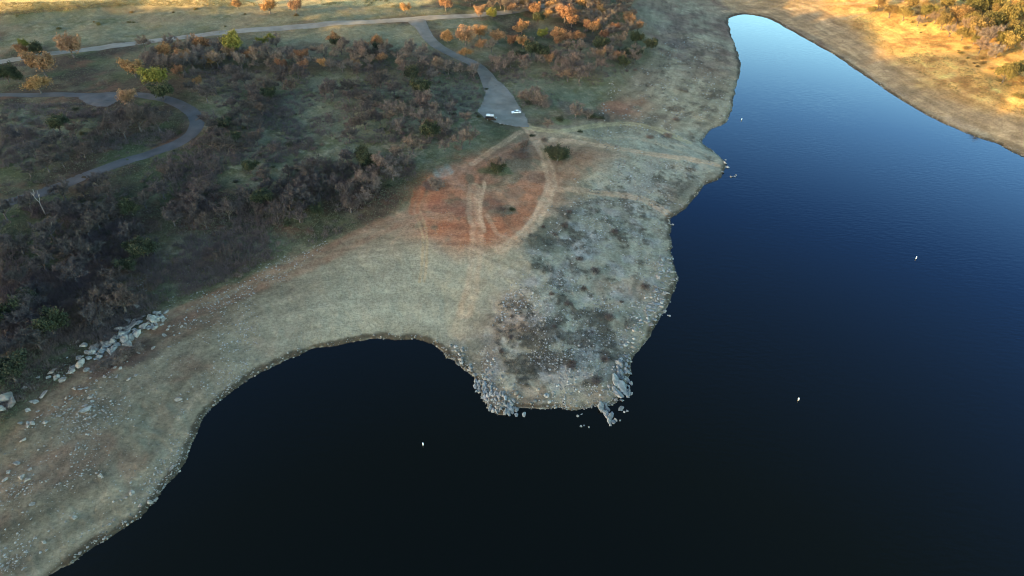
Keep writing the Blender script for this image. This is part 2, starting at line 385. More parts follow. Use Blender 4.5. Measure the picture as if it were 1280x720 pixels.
# pale pebbles scattered in the soil
vo = N.new('ShaderNodeTexVoronoi'); vo.inputs['Scale'].default_value = .9; L.new(ge.outputs['Position'], vo.inputs['Vector'])
vm_ = noise(.05, 3)
peb = mrange(vo.outputs['Distance'], .16, .10, 0, 1); gate = mrange(vm_.outputs['Fac'], .45, .62, 0, .55)
mm = N.new('ShaderNodeMath'); mm.operation = 'MULTIPLY'; L.new(peb, mm.inputs[0]); L.new(gate, mm.inputs[1])
mx = N.new('ShaderNodeMix'); mx.data_type = 'RGBA'; L.new(mm.outputs[0], mx.inputs[0]); L.new(vs.outputs[0], mx.inputs[6]); mx.inputs[7].default_value = (.36, .35, .32, 1)
L.new(mx.outputs[2], bs.inputs['Base Color'])
bp = N.new('ShaderNodeBump'); bp.inputs['Strength'].default_value = .9; bp.inputs['Distance'].default_value = .35
L.new(nf.outputs['Fac'], bp.inputs['Height']); L.new(bp.outputs[0], bs.inputs['Normal'])
tag(link('ground', gm, m), kind='structure')

# ------------------------------------------------------------------ water
m, nt, bs = new_mat('lake_water', .06, .5); N = nt.nodes; L = nt.links
bs.inputs['Base Color'].default_value = (.001, .002, .0025, 1); bs.inputs['IOR'].default_value = 1.333
ge = N.new('ShaderNodeNewGeometry')
mp = N.new('ShaderNodeMapping'); mp.inputs['Rotation'].default_value = (0, 0, R(28)); mp.inputs['Scale'].default_value = (.55, 1.5, 1); L.new(ge.outputs['Position'], mp.inputs[0])
n1 = N.new('ShaderNodeTexNoise'); n1.inputs['Scale'].default_value = .55; n1.inputs['Detail'].default_value = 4; L.new(mp.outputs[0], n1.inputs[0])
n2 = N.new('ShaderNodeTexNoise'); n2.inputs['Scale'].default_value = .022; n2.inputs['Detail'].default_value = 2; L.new(ge.outputs['Position'], n2.inputs[0])
rr = N.new('ShaderNodeMapRange'); rr.inputs[1].default_value = .35; rr.inputs[2].default_value = .65; rr.inputs[3].default_value = .06; rr.inputs[4].default_value = .30
L.new(n2.outputs['Fac'], rr.inputs[0])
bp = N.new('ShaderNodeBump'); bp.inputs['Distance'].default_value = .12; L.new(rr.outputs[0], bp.inputs['Strength']); L.new(n1.outputs['Fac'], bp.inputs['Height'])
L.new(bp.outputs[0], bs.inputs['Normal'])
mb = MB(); mb.add([(-3000, -3500, 0), (3500, -3500, 0), (3500, 1200, 0), (-3000, 1200, 0)], [(0, 1, 2, 3)])
tag(mb.build('water', m), kind='structure')

# ------------------------------------------------------------------ sun direction and the ridge that shades the valley
SUN_EL = R(5.0); sx, sy = 0.885, 0.465           # travel direction of the light on the ground
SHADE_PX = [(-300, 40), (-100, 26), (0, 17), (90, 12), (160, 11), (300, 15), (450, 17), (560, 30), (700, 31), (790, 12), (900, 2), (960, 4), (1030, 14), (1085, 38), (1120, 62), (1150, 88), (1185, 112), (1230, 132), (1290, 150), (1500, 215)]
SL = smooth_line(unproj(SHADE_PX), 12)
XR = -720.0; te = math.tan(SUN_EL)
cy, ch = [], []
for px_, py_ in SL:
    D = (px_ - XR) / sx; cy.append(py_ - sy * D); ch.append(float(zt(px_, py_)) + D * te)
o_ = np.argsort(cy); cy = np.array(cy)[o_]; ch = np.array(ch)[o_]
ys = np.arange(-1900, 1100, 3.0)
hs = np.interp(ys, cy, ch)
hs = np.where(ys < cy[0], ch[0] + (cy[0] - ys) * .05, hs); hs = np.where(ys > cy[-1], np.maximum(ch[-1] - (ys - cy[-1]) * .08, 4), hs)
z0 = np.zeros_like(ys)
jag = fbm(ys, z0, 13, 1, 201) * 12 + fbm(ys, z0, 37, 1, 203) * 5 - 1.5 + fbm(ys, z0, 70, 2, 202) * 3
amp = sstep(250, -100, ys) * .85 + .15
hs = hs + jag * amp
prof = [(-1.9, 0), (-1.3, .35), (-.7, .72), (-.25, .95), (0, 1), (.22, .95), (.6, .7), (.95, .35), (1.35, 0)]
Vh = []; 
for k, (px_, f_) in enumerate(prof):
    n_ = fbm(ys, z0 + k * 40, 60, 3, 210 + k) * 14 * (f_ < 1) * (f_ > 0)
    Vh.append(np.stack([XR + px_ * 105 + n_, ys, np.where(f_ > 0, hs * f_, -4) + n_ * .3], 1))
Vh = np.array(Vh); K = len(prof); n = len(ys)
ii = np.arange(K * n).reshape(K, n)
Fh = np.stack([ii[:-1, :-1], ii[1:, :-1], ii[1:, 1:], ii[:-1, 1:]], -1).reshape(-1, 4)
tag(link('hills', mesh('hills', Vh.reshape(-1, 3), Fh), flat('hill_grass', (.13, .11, .06), .95, .1, .05, .4)), kind='structure')

# ------------------------------------------------------------------ roads
def ribbon(name, px, width, mat, lift=.10, step=3.0):
    P = smooth_line(W(px), 10)
    seg = np.r_[0, np.cumsum(np.hypot(*np.diff(P, axis=0).T))]
    s = np.arange(0, seg[-1], step); x = np.interp(s, seg, P[:, 0]); y = np.interp(s, seg, P[:, 1])
    for _ in range(3):
        x[1:-1] = (x[:-2] + x[1:-1] * 2 + x[2:]) / 4; y[1:-1] = (y[:-2] + y[1:-1] * 2 + y[2:]) / 4
    tx = np.gradient(x); ty = np.gradient(y); L_ = np.hypot(tx, ty); nx, ny = ty / L_, -tx / L_
    w = np.interp(s / seg[-1], np.linspace(0, 1, len(width)), width) if hasattr(width, '__len__') else np.full(len(s), width)
    K = 7; rows = []
    for k in range(K):
        o = (k / (K - 1) - .5) * w
        jj = fbm(s, s * 0 + k, 5, 2, 300 + k) * .25 * (k in (0, K - 1))
        xx = x + nx * (o + jj); yy = y + ny * (o + jj)
        rows.append(np.stack([xx, yy, zt(xx, yy) + (lift if 0 < k < K - 1 else lift * .4)], 1))
    n = len(s); ii = np.arange(K * n).reshape(K, n)
    F = np.stack([ii[:-1, :-1], ii[:-1, 1:], ii[1:, 1:], ii[1:, :-1]], -1).reshape(-1, 4)
    return tag(link(name, mesh(name, np.array(rows).reshape(-1, 3), F[:, ::-1], True), mat), kind='structure')
def area(name, px, mat, lift=.14, cell=.6):
    P = W(px); x0, y0 = P.min(0); x1, y1 = P.max(0)
    gx = np.arange(x0 - 2, x1 + 2, cell); gy = np.arange(y0 - 2, y1 + 2, cell)
    X, Y = np.meshgrid(gx, gy); S = poly_dist(X + fbm(X, Y, 5, 3, 310) * .7, Y + fbm(X, Y, 5, 3, 311) * .7, P)
    ii = np.arange(X.size).reshape(X.shape)
    keep = (S[:-1, :-1] > 0) & (S[1:, :-1] > 0) & (S[1:, 1:] > 0) & (S[:-1, 1:] > 0)
    F = np.stack([ii[:-1, :-1], ii[:-1, 1:], ii[1:, 1:], ii[1:, :-1]], -1)[keep]
    V = np.stack([X, Y, zt(X, Y) + lift], -1).reshape(-1, 3)
    u = np.unique(F); rm = np.zeros(len(V), int); rm[u] = np.arange(len(u))
    return tag(link(name, mesh(name, V[u], rm[F], True), mat), kind='structure')
def asphalt(name, c, amt=.25):
    m = flat(name, c, .9, .15, .14, amt); return m
ASPH = asphalt('worn_asphalt', (.16, .145, .125)); ASPH2 = asphalt('loop_asphalt', (.085, .080, .080)); LOTM = asphalt('lot_gravel', (.20, .18, .15)); UPM = asphalt('upper_asphalt', (.22, .195, .16))
ribbon('road', [(-300, 145), (-120, 100), (0, 77), (60, 68), (120, 61), (200, 50), (300, 38.5), (400, 31), (460, 27), (530, 23), (585, 20), (640, 14), (700, 2)], 8.5, UPM)
ribbon('road', [(520, 25), (529, 37), (540, 52), (560, 65), (585, 76), (604, 88), (612, 102), (619, 116)], [12, 8, 7, 6.5, 6.5, 7, 9, 11], ASPH, .16)
ribbon('road', [(-250, 108), (-60, 115), (0, 119), (70, 118), (110, 119), (150, 118), (190, 121), (222, 129), (243, 143), (246, 158), (232, 174), (205, 186), (165, 199), (125, 213), (75, 233), (30, 248), (-10, 259), (-160, 300), (-300, 340)], [5.5, 5.5, 5.5, 6, 6.5, 6.5, 6, 5.2, 5.2], ASPH2)
area('pavement', [(94, 120), (104, 128), (118, 134), (136, 134), (148, 127), (152, 119), (135, 116), (105, 116)], ASPH2, .17)
area('pavement', [(608, 110), (602, 128), (596, 141), (604, 148), (618, 153), (640, 158), (662, 160), (660, 150), (654, 140), (648, 130), (640, 118), (628, 104), (614, 96)], LOTM, .2)

# ------------------------------------------------------------------ trees
BARK = varied('bark', [(.11, .085, .07), (.15, .125, .11), (.10, .08, .075)])
TWIG = varied('twig', [(.145, .112, .10), (.19, .145, .12), (.13, .11, .10), (.205, .14, .10), (.165, .135, .12), (.185, .125, .10)])
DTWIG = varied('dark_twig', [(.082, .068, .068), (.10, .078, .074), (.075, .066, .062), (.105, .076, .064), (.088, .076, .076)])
RUST = varied('rust_leaf', [(.24, .125, .06), (.28, .16, .09), (.21, .10, .055), (.32, .18, .075)])  # brown leaves; the orange also stands in for sunlit treetops
YGRN = varied('yellow_green_leaf', [(.18, .16, .035), (.23, .19, .045)])
OLIV = varied('olive_leaf', [(.045, .050, .027), (.06, .064, .034), (.04, .046, .03)])
GOLD = varied('gold_leaf', [(.17, .125, .045), (.10, .085, .03), (.19, .115, .05), (.075, .07, .025)])
PALEB = flat('bleached_wood', (.30, .27, .24), .8, .2, 3, .2)

def rnd(a, b): return random.uniform(a, b)
def grow(seed, H=7.0, spread=4.0, limbs=6, twigs=9, tl=.9, tw=.05, wood_only=False):
    random.seed(seed)
    wood = MB(); tips = []
    lean = np.array([rnd(-.3, .3), rnd(-.3, .3), 0])
    th_ = H * rnd(.22, .3)
    top = lean * .6 + np.array([0, 0, th_])
    wood.tube([(0, 0, -.4), (0, 0, .3), top * .6, top], [.34, .27, .22, .19], 7)
    TV = []
    for i in range(limbs):
        a = 2 * math.pi * (i + rnd(-.3, .3)) / limbs; el = rnd(.35, 1.25)
        L1 = rnd(.75, 1.1) * (spread * math.cos(el) + (H - th_) * math.sin(el)) * .62
        d1 = np.array([math.cos(a) * math.cos(el), math.sin(a) * math.cos(el), math.sin(el)])
        p0 = top * rnd(.8, 1); p1 = p0 + d1 * L1 * .5 + np.array([rnd(-.3, .3), rnd(-.3, .3), rnd(0, .3)]); p2 = p0 + d1 * L1 + np.array([0, 0, rnd(0, .6)])
        wood.tube([p0, p1, p2], [.14, .10, .055], 5)
        for j in range(5):
            t = rnd(.3, 1); q0 = p0 + (p2 - p0) * t + (p1 - (p0 + p2) / 2) * 4 * t * (1 - t) * .5
            d2 = d1 * .6 + np.array([rnd(-1, 1), rnd(-1, 1), rnd(-.3, .9)]); d2 /= np.linalg.norm(d2)
            L2 = rnd(.35, .6) * spread * .75; q1 = q0 + d2 * L2
            wood.tube([q0, (q0 + q1) / 2 + np.array([rnd(-.2, .2)] * 3), q1], [.055, .04, .02], 4)
            for k in range(6):
                s = rnd(.25, 1); r0 = q0 + (q1 - q0) * s
                d3 = d2 * .5 + np.array([rnd(-1, 1), rnd(-1, 1), rnd(-.4, 1)]); d3 /= np.linalg.norm(d3)
                L3 = rnd(.6, 1.3); r1 = r0 + d3 * L3; tips.append((r0, r1, d3))
    return wood, tips
def bare_parts(seed, **kw):
    wood, tips = grow(seed, **kw); random.seed(seed + 99)
    V = []; F = []
    for r0, r1, d3 in tips:
        for q in range(1 + 20):
            if q == 0: a, b, w = r0, r1, .05
            else:
                a = r0 + (r1 - r0) * rnd(.15, 1); dd = d3 * .5 + np.array([rnd(-1, 1), rnd(-1, 1), rnd(-.6, 1)]); dd /= np.linalg.norm(dd)
                b = a + dd * rnd(.35, .95); w = rnd(.03, .052)
            s = np.cross(b - a, (rnd(-1, 1), rnd(-1, 1), rnd(-1, 1))); s = s / (np.linalg.norm(s) + 1e-9) * w
            i = len(V); V += [a - s, a + s, b]; F.append((i, i + 1, i + 2))
    return wood, np.array(V), np.array(F)
def leafy_parts(seed, H=7.6, spread=3.7, n=4200, leaf=.23, full=1.0):
    wood, tips = grow(seed, H=H, spread=spread); random.seed(seed + 99); r = np.random.default_rng(seed)
    T = np.array([t[1] for t in tips]); k = r.integers(0, len(T), n)
    clump = r.random(len(T)) * .7 + .5
    c = T[k] + r.normal(0, .5, (n, 3)) * clump[k][:, None]
    a = r.normal(0, 1, (n, 3)); a /= np.linalg.norm(a, axis=1)[:, None]; b = np.cross(a, r.normal(0, 1, (n, 3))); b /= np.linalg.norm(b, axis=1)[:, None]
    s = (leaf * (.6 + .8 * r.random(n)))[:, None]
    V = np.stack([c - a * s, c - b * s * .7, c + a * s, c + b * s * .7], 1).reshape(-1, 3)
    F = np.arange(4 * n).reshape(n, 4)
    return wood, V, F

PROTO = {}
def proto(kind, name, items, leafmat):
    PROTO[kind] = (name, [])
    for wood, V, F in items:
        wm = mesh('trunk', wood.v, wood.f, True); wm.materials.append(BARK)
        cm = mesh('crown', V, F); cm.materials.append(leafmat)
        PROTO[kind][1].append((wm, cm))
proto('bare', 'leafless_oak', [bare_parts(11), bare_parts(12, H=6.2, spread=4.3), bare_parts(13, H=8, spread=3.8, limbs=7), bare_parts(14, H=5.6, spread=3.6, limbs=5), bare_parts(15, H=7.2, spread=4.6, limbs=7)], TWIG)
proto('rust', 'autumn_oak', [leafy_parts(21, n=3600), leafy_parts(22, H=6.4, n=3000), leafy_parts(23, H=7.6, spread=3.8, n=3300)], RUST)
proto('ygreen', 'yellow_green_tree', [leafy_parts(31, H=7, spread=3.6, n=5200), leafy_parts(32, H=6.5, n=5000)], YGRN)
proto('olive', 'evergreen_oak', [leafy_parts(41, n=5600), leafy_parts(42, H=6, spread=4.4, n=5200)], OLIV)
proto('gold', 'sunlit_oak', [leafy_parts(51, n=4200), leafy_parts(52, H=5.5, spread=4.2, n=4000), leafy_parts(53, H=6, n=3000)], GOLD)

TREES = []       # (kind, x, y, scale)
def tree_at(kind, px, py, crown_px, lift_px=None):
    """px,py: crown centre in the photo; crown_px: crown width there"""
    base = W([(px, py)])[0]
    for _ in range(3):                   # find the foot whose crown centre (about 4.2 m * scale up) shows there
        _, _, dep = proj(base[0], base[1], float(zt(*base)))
        sc = crown_px * dep / FPX / 8.6; sc = min(max(sc * 1.16, .5), 2.0)
        base = unproj([(px, py)], lift=3.9 * sc)[0]
    TREES.append((kind, base[0], base[1], sc))
for k, lst in {
 'rust': [(86, 56, 30), (50, 78, 40), (46, 104, 26), (159, 122, 20), (165, 83, 26), (230, 68, 20), (222, 86, 16), (252, 54, 20), (246, 100, 12), (312, 68, 16),
          (417, 46, 16), (472, 52, 17), (456, 56, 14), (352, 80, 14), (380, 82, 13), (404, 77, 15), (477, 72, 13), (559, 45, 16), (582, 44, 24), (600, 38, 18), (582, 64, 16),
          (622, 45, 18), (602, 54, 14), (335, 5, 22), (369, 6, 20), (506, 9, 14), (557, 4, 18), (652, 32, 20), (698, 42, 18), (706, 17, 20), (722, 45, 16), (756, 42, 12),
          (770, 68, 14), (750, 66, 14), (687, 73, 14), (655, 74, 12), (668, 10, 16), (640, 8, 14), (600, 14, 14), (735, 30, 14), (296, 4, 12), (710, 46, 14), (640, 50, 14), (26, 60, 16), (205, 62, 18), (285, 66, 15), (445, 78, 11)],
 'ygreen': [(289, 54, 26), (338, 48, 13), (325, 50, 12), (191, 96, 28), (615, 17, 12), (679, 41, 13), (30, 55, 11), (470, 50, 8)],
 'olive': [(5, 90, 24), (20, 96, 14), (46, 60, 16), (672, 21, 16), (795, 48, 16), (815, 56, 15), (795, 68, 15), (780, 76, 14), (535, 162, 24), (200, 112, 26), (697, 191, 22), (622, 209, 16), (10, 462, 40), (60, 405, 36),
           (418, 52, 12), (473, 58, 12), (395, 262, 16), (620, 40, 10)],
 'bare': [(129, 105, 14), (185, 72, 24), (205, 76, 24), (228, 80, 22), (250, 66, 22), (270, 72, 24), (300, 75, 22), (320, 70, 24), (145, 150, 26), (170, 147, 34), (195, 150, 30), (185, 138, 26), (150, 140, 22),
          (362, 107, 22), (415, 107, 28), (405, 112, 18), (380, 92, 16), (445, 87, 18), (475, 97, 26), (505, 85, 18), (492, 110, 20), (462, 122, 26), (450, 118, 18), (455, 150, 24), (505, 138, 24), (524, 147, 24), (435, 166, 26), (587, 170, 22), (557, 156, 24),
          (545, 78, 22), (560, 82, 22), (575, 84, 22), (592, 86, 20), (540, 92, 16), (530, 76, 20), (615, 72, 18), (625, 80, 20), (638, 74, 20), (725, 88, 28), (700, 85, 20), (655, 82, 18), (710, 92, 20), (737, 84, 18),
          (660, 118, 20), (675, 122, 20), (668, 112, 16), (720, 137, 22), (735, 142, 16), (685, 155, 14), (655, 180, 17), (622, 202, 22), (545, 228, 22), (646, 186, 12),
          (377, 240, 32), (432, 237, 28), (427, 208, 22), (490, 212, 28), (505, 198, 24), (437, 255, 24), (345, 262, 26), (455, 245, 22), (470, 230, 22), (515, 180, 26), (360, 250, 26), (495, 190, 22),
          (240, 264, 28), (215, 272, 24), (255, 275, 22), (107, 258, 34), (130, 262, 28), (60, 285, 34), (150, 375, 40), (30, 380, 36), (90, 340, 34), (120, 392, 36), (270, 320, 20), (285, 312, 18), (320, 170, 24), (345, 185, 20)],
 'gold': [(1262, 20, 44), (1225, 36, 28), (1222, 8, 26), (1115, 11, 20), (1132, 16, 18), (1160, 14, 20), (1180, 26, 20), (1200, 18, 24), (1240, 4, 26), (1275, 44, 26), (1264, 52, 20), (1140, 4, 18), (1185, 4, 18), (1258, 92, 22), (1272, 86, 20), (1245, 26, 26), (1205, 42, 16), (1100, 4, 14), (1276, 4, 22), (1090, 12, 10), (1215, 22, 22)],
}.items():
    for px, py, w in lst: tree_at(k, px, py, w)
for px, py, w in [(1236, 44, 28), (1210, 30, 22), (1228, 56, 20), (1172, 20, 18), (1150, 24, 16), (1190, 36, 18), (1250, 60, 22), (1240, 68, 14)]: tree_at('bare', px, py, w)

# thickets: fill the woods between the trees read off the photo
FILL = [  # polygon px, number, mix
 ([(180, 62), (330, 58), (530, 66), (540, 92), (470, 92), (350, 88), (200, 92)], 72, {'bare': .9, 'rust': .1}),
 ([(570, 0), (780, 0), (800, 40), (770, 50), (660, 20), (600, 14)], 110, {'bare': .74, 'rust': .26}),
 ([(600, 60), (700, 55), (790, 55), (800, 78), (740, 96), (650, 96)], 34, {'bare': .85, 'rust': .1, 'olive': .05}),
 ([(230, 100), (330, 90), (420, 100), (340, 140), (330, 190), (260, 200), (250, 150)], 36, {'bare': .9, 'olive': .1}),
 ([(420, 90), (520, 95), (590, 150), (600, 180), (540, 195), (470, 190), (430, 150)], 26, {'bare': .9, 'olive': .1}),
 ([(0, 150), (120, 150), (215, 145), (200, 175), (60, 220), (0, 230)], 20, {'bare': .9, 'olive': .1}),
 ([(0, 275), (110, 235), (230, 195), (330, 200), (340, 260), (220, 300), (160, 380), (60, 440), (0, 480)], 52, {'bare': .85, 'olive': .15}),
 ([(300, 210), (400, 215), (500, 180), (520, 225), (480, 255), (400, 275), (320, 290)], 22, {'bare': .9, 'olive': .1}),
 ([(1130, 0), (1280, 0), (1320, 30), (1300, 70), (1230, 70), (1180, 40)], 26, {'gold': .75, 'bare': .25}),
]
def in_poly(p, P):
    return poly_dist(np.array([p[0]], float), np.array([p[1]], float), P)[0] > 0
random.seed(3)
RIB = [smooth_line(W(p), 6) for p in ([(0, 77), (120, 61), (300, 38.5), (460, 27), (585, 20)], [(529, 27), (540, 52), (560, 65), (585, 76), (604, 88), (619, 116), (640, 150)],
       [(0, 119), (70, 118), (110, 122), (150, 120), (190, 121), (222, 129), (243, 143), (246, 158), (232, 174), (205, 186), (125, 213), (75, 233), (30, 248), (0, 257)])]
KEEP_OFF += [(P, h) for P, h in zip(RIB, (5.5, 5.0, 5.5))]
KEEP_OFF.append((W([(608, 110), (602, 128), (596, 141), (604, 148), (618, 153), (640, 158), (662, 160), (660, 150), (654, 140), (648, 130), (640, 118), (628, 104), (614, 96)]), 0))
KEEP_OFF.append((W([(94, 120), (104, 128), (118, 134), (136, 134), (148, 127), (152, 119), (135, 116), (105, 116)]), 0))
def near_road(x, y):
    return min(poly_dist(np.array([x]), np.array([y]), P, False)[0] for P in RIB)
for P, n, mixw in FILL:
    xs = [p[0] for p in P]; ysq = [p[1] for p in P]; got = 0; tries = 0; cand = []
    while got < n and tries < 6000:
        tries += 1
        # uniform over the ground, not over the picture: accept by the ground area of a pixel
        px = rnd(min(xs), max(xs)); py = rnd(min(ysq), max(ysq))
        if not in_poly((px, py), P): continue
        b = W([(px, py)])[0]
        _, _, dep = proj(b[0], b[1], float(zt(*b)))
        sc = rnd(.75, 1.3)
        if near_road(b[0], b[1]) < 5.5 or near_road(b[0], b[1] + 6) < 5.5 * sc: continue
        if any((b[0] - t[1]) ** 2 + (b[1] - t[2]) ** 2 < (2.3 * (sc + t[3])) ** 2 * .9 for t in TREES): continue
        kk = random.choices(list(mixw), list(mixw.values()))[0]
        TREES.append((kk, b[0], b[1], sc)); got += 1

# named landmarks for the labels
LM = {n: W([p])[0] for n, p in {
 'the dark van by the lot': (614, 149), 'the white car': (646, 143), 'the upper road junction': (530, 28), 'the loop road bend': (248, 150),
 'the bright yellow green tree': (289, 60), 'the pull-out on the loop road': (122, 126), 'the bleached dead tree': (57, 268), 'the pale boulder outcrop': (140, 435),
 'the head of the inlet': (925, 18), 'the twin wheel ruts': (525, 262), 'the grey patch on the red soil': (545, 213), 'the left end of the loop road': (10, 252),
 'the left end of the upper road': (20, 74), 'the middle of the upper road': (400, 31), 'the right bank point of sunlight': (1130, 60), 'the top right corner': (1275, 5),
 'the top left corner': (5, 5), 'the road down to the lot': (590, 80), 'the mouth of the lot': (619, 112), 'the ruts in the middle meadow': (400, 148),
 'the fork of the dirt tracks': (672, 168), 'the left edge of the ground': (3, 350), 'the hollow above the red bank': (330, 300), 'the top end of the wood': (700, 4),
 'the sunlit right bank': (1200, 60), 'the meadow right of the lot': (700, 125), 'the loop road lower straight': (130, 211), 'the thicket below the loop road': (230, 230)}.items()}
LM['the right bank shadow edge'] = LM.pop('the right bank point of sunlight')
ORD = ['nearest', 'second nearest', 'third nearest', 'fourth nearest', 'fifth nearest', 'sixth nearest', 'seventh nearest', 'eighth nearest']
LOOK = {'bare': 'leafless grey brown oak', 'rust': 'rust leaved oak', 'ygreen': 'yellow green leafy tree', 'olive': 'dark olive evergreen oak', 'gold': 'golden green sunlit oak'}
GRP = {'bare': 'leafless oaks', 'rust': 'rust leaved oaks', 'ygreen': 'yellow green trees', 'olive': 'dark evergreen oaks', 'gold': 'sunlit oaks of the right bank'}
def assign_labels(items, look, tail, group, top=8):
    """items: list of (obj, x, y). nearest landmark; ranked by distance; the rest of a cluster share a label"""
    by = {}
    names = list(LM); P = np.array([LM[n] for n in names])
    for o, x, y in items:
        d = np.hypot(P[:, 0] - x, P[:, 1] - y); k = int(np.argmin(d)); by.setdefault(names[k], []).append((d[k], o))
    for nme, l in by.items():
        l.sort(key=lambda t: t[0])
        for i, (dd, o) in enumerate(l):
            if i < top:
                o['label'] = f"{look} standing {ORD[i]} to {nme}" if tail == 'tree' else f"{look} lying {ORD[i]} to {nme}"
                o['group'] = group
            else:
                o['label'] = f"{look} farther out around {nme}"; o['group'] = f"{group} farther out around {nme}"

# limit each kind to what shows largest
def share(t):
    _, _, dep = proj(t[1], t[2], float(zt(t[1], t[2]))); return t[3] / dep
bares = sorted([t for t in TREES if t[0] == 'bare'], key=share, reverse=True)
others = [t for t in TREES if t[0] != 'bare']
extra = bares[298:]; bares = bares[:298]
print('TREES', {k: sum(1 for t in TREES if t[0] == k) for k in PROTO}, 'extra', len(extra))
random.seed(5)
placed = {}
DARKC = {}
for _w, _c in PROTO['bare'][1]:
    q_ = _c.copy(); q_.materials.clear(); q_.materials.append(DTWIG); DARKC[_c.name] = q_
for kind, x, y, sc in bares + others:
    name, vs_ = PROTO[kind]; wm, cm = random.choice(vs_)
    e = bpy.data.objects.new(name, None); C.objects.link(e); e.empty_display_size = .5
    e.location = (x, y, float(zt(x, y)) - .05); e.rotation_euler = (0, 0, rnd(0, 6.28)); e.scale = (sc * rnd(.92, 1.08), sc * rnd(.92, 1.08), sc * rnd(.88, 1.12))
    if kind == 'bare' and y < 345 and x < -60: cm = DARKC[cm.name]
    for nm, me in (('trunk', wm), ('crown', cm)):
        o = bpy.data.objects.new(nm, me); C.objects.link(o); o.parent = e
    e['category'] = 'tree'; placed.setdefault(kind, []).append((e, x, y))
for kind, l in placed.items(): assign_labels(l, LOOK[kind], 'tree', GRP[kind])

# ------------------------------------------------------------------ bleached dead tree
b = unproj([(57, 268)])[0]; _, _, dep = proj(b[0], b[1], float(zt(*b)))
e = bpy.data.objects.new('dead_tree', None); C.objects.link(e); e.location = (b[0], b[1], float(zt(*b)))
tag(e, 'bleached pale dead tree with forked bare limbs beside the loop road', 'tree')
mb = MB(); mb.tube([(0, 0, -.5), (0, 0, 2.5), (.1, 0, 5.2)], [.22, .18, .13], 7); mb.build('trunk', PALEB, e, True)
for pts in ([(.1, 0, 5.1), (-.6, .1, 6.4), (-.8, 0, 8), (-1.6, .3, 9.6)], [(.1, 0, 5.1), (.8, 0, 6.6), (1.0, .2, 8.6), (1.5, .1, 10.2)], [(-.8, 0, 7.8), (-.2, .3, 9.2), (-.3, .5, 10.4)], [(.9, .1, 7.6), (1.8, -.2, 8.6)]):
    mb = MB(); mb.tube(pts, [.11, .085, .055, .02][:len(pts)], 5); mb.build('limb', PALEB, e, True)

# ------------------------------------------------------------------ rocks
def rock_mesh(seed, flatn=.6, sub=3):
    import bmesh
    bm = bmesh.new(); bmesh.ops.create_icosphere(bm, subdivisions=sub, radius=1)
    r = np.random.default_rng(seed); 
    planes = [(lambda n: n / np.linalg.norm(n))(r.normal(0, 1, 3)) for _ in range(8)]; offs = r.uniform(.32, .72, 8)
    for v in bm.verts:
        p = np.array(v.co)
        for n_, o_ in zip(planes, offs):
            d = p @ n_
            if d > o_: p = p - n_ * (d - o_) * .92
        p = p * 1.3 * (1 + .05 * r.normal()); p[2] *= flatn
        v.co = p
    me = bpy.data.meshes.new('boulder'); bm.to_mesh(me); bm.free(); return me
ROCKM = varied('pale_rock', [(.24, .215, .18), (.33, .30, .26), (.20, .175, .15), (.27, .25, .22), (.29, .235, .19)], .9)
GREYM = varied('blue_grey_rock', [(.20, .20, .19), (.26, .255, .24), (.16, .155, .15), (.30, .29, .28)], .85)
rocks = [rock_mesh(100 + i, rnd(.45, .75)) for i in range(8)]; greys = [r_.copy() for r_ in rocks]
for r_ in rocks: r_.materials.append(ROCKM)
for r_ in greys: r_.materials.append(GREYM)
RK = []
def rock(px, py, size_px, grey=False, stretch=1.0, yaw=None, water=False, high=1.0):
    b = W([(px, py)])[0]; z = float(zt(*b)); _, _, dep = proj(b[0], b[1], z)
    s = size_px * dep / FPX / 2
    if water: z = 0.0
    o = bpy.data.objects.new('boulder', random.choice(greys if grey else rocks)); C.objects.link(o)
    o.location = (b[0], b[1], max(z, -.05) + s * .12); yaw = rnd(0, 6.28) if yaw is None else yaw
    o.rotation_euler = (rnd(-.25, .25), rnd(-.25, .25), yaw); o.scale = (s * stretch, s * rnd(.7, 1), s * rnd(.7, 1.1) * high)
    o['category'] = 'boulder'; RK.append((o, b[0], b[1], grey)); return o
random.seed(9)
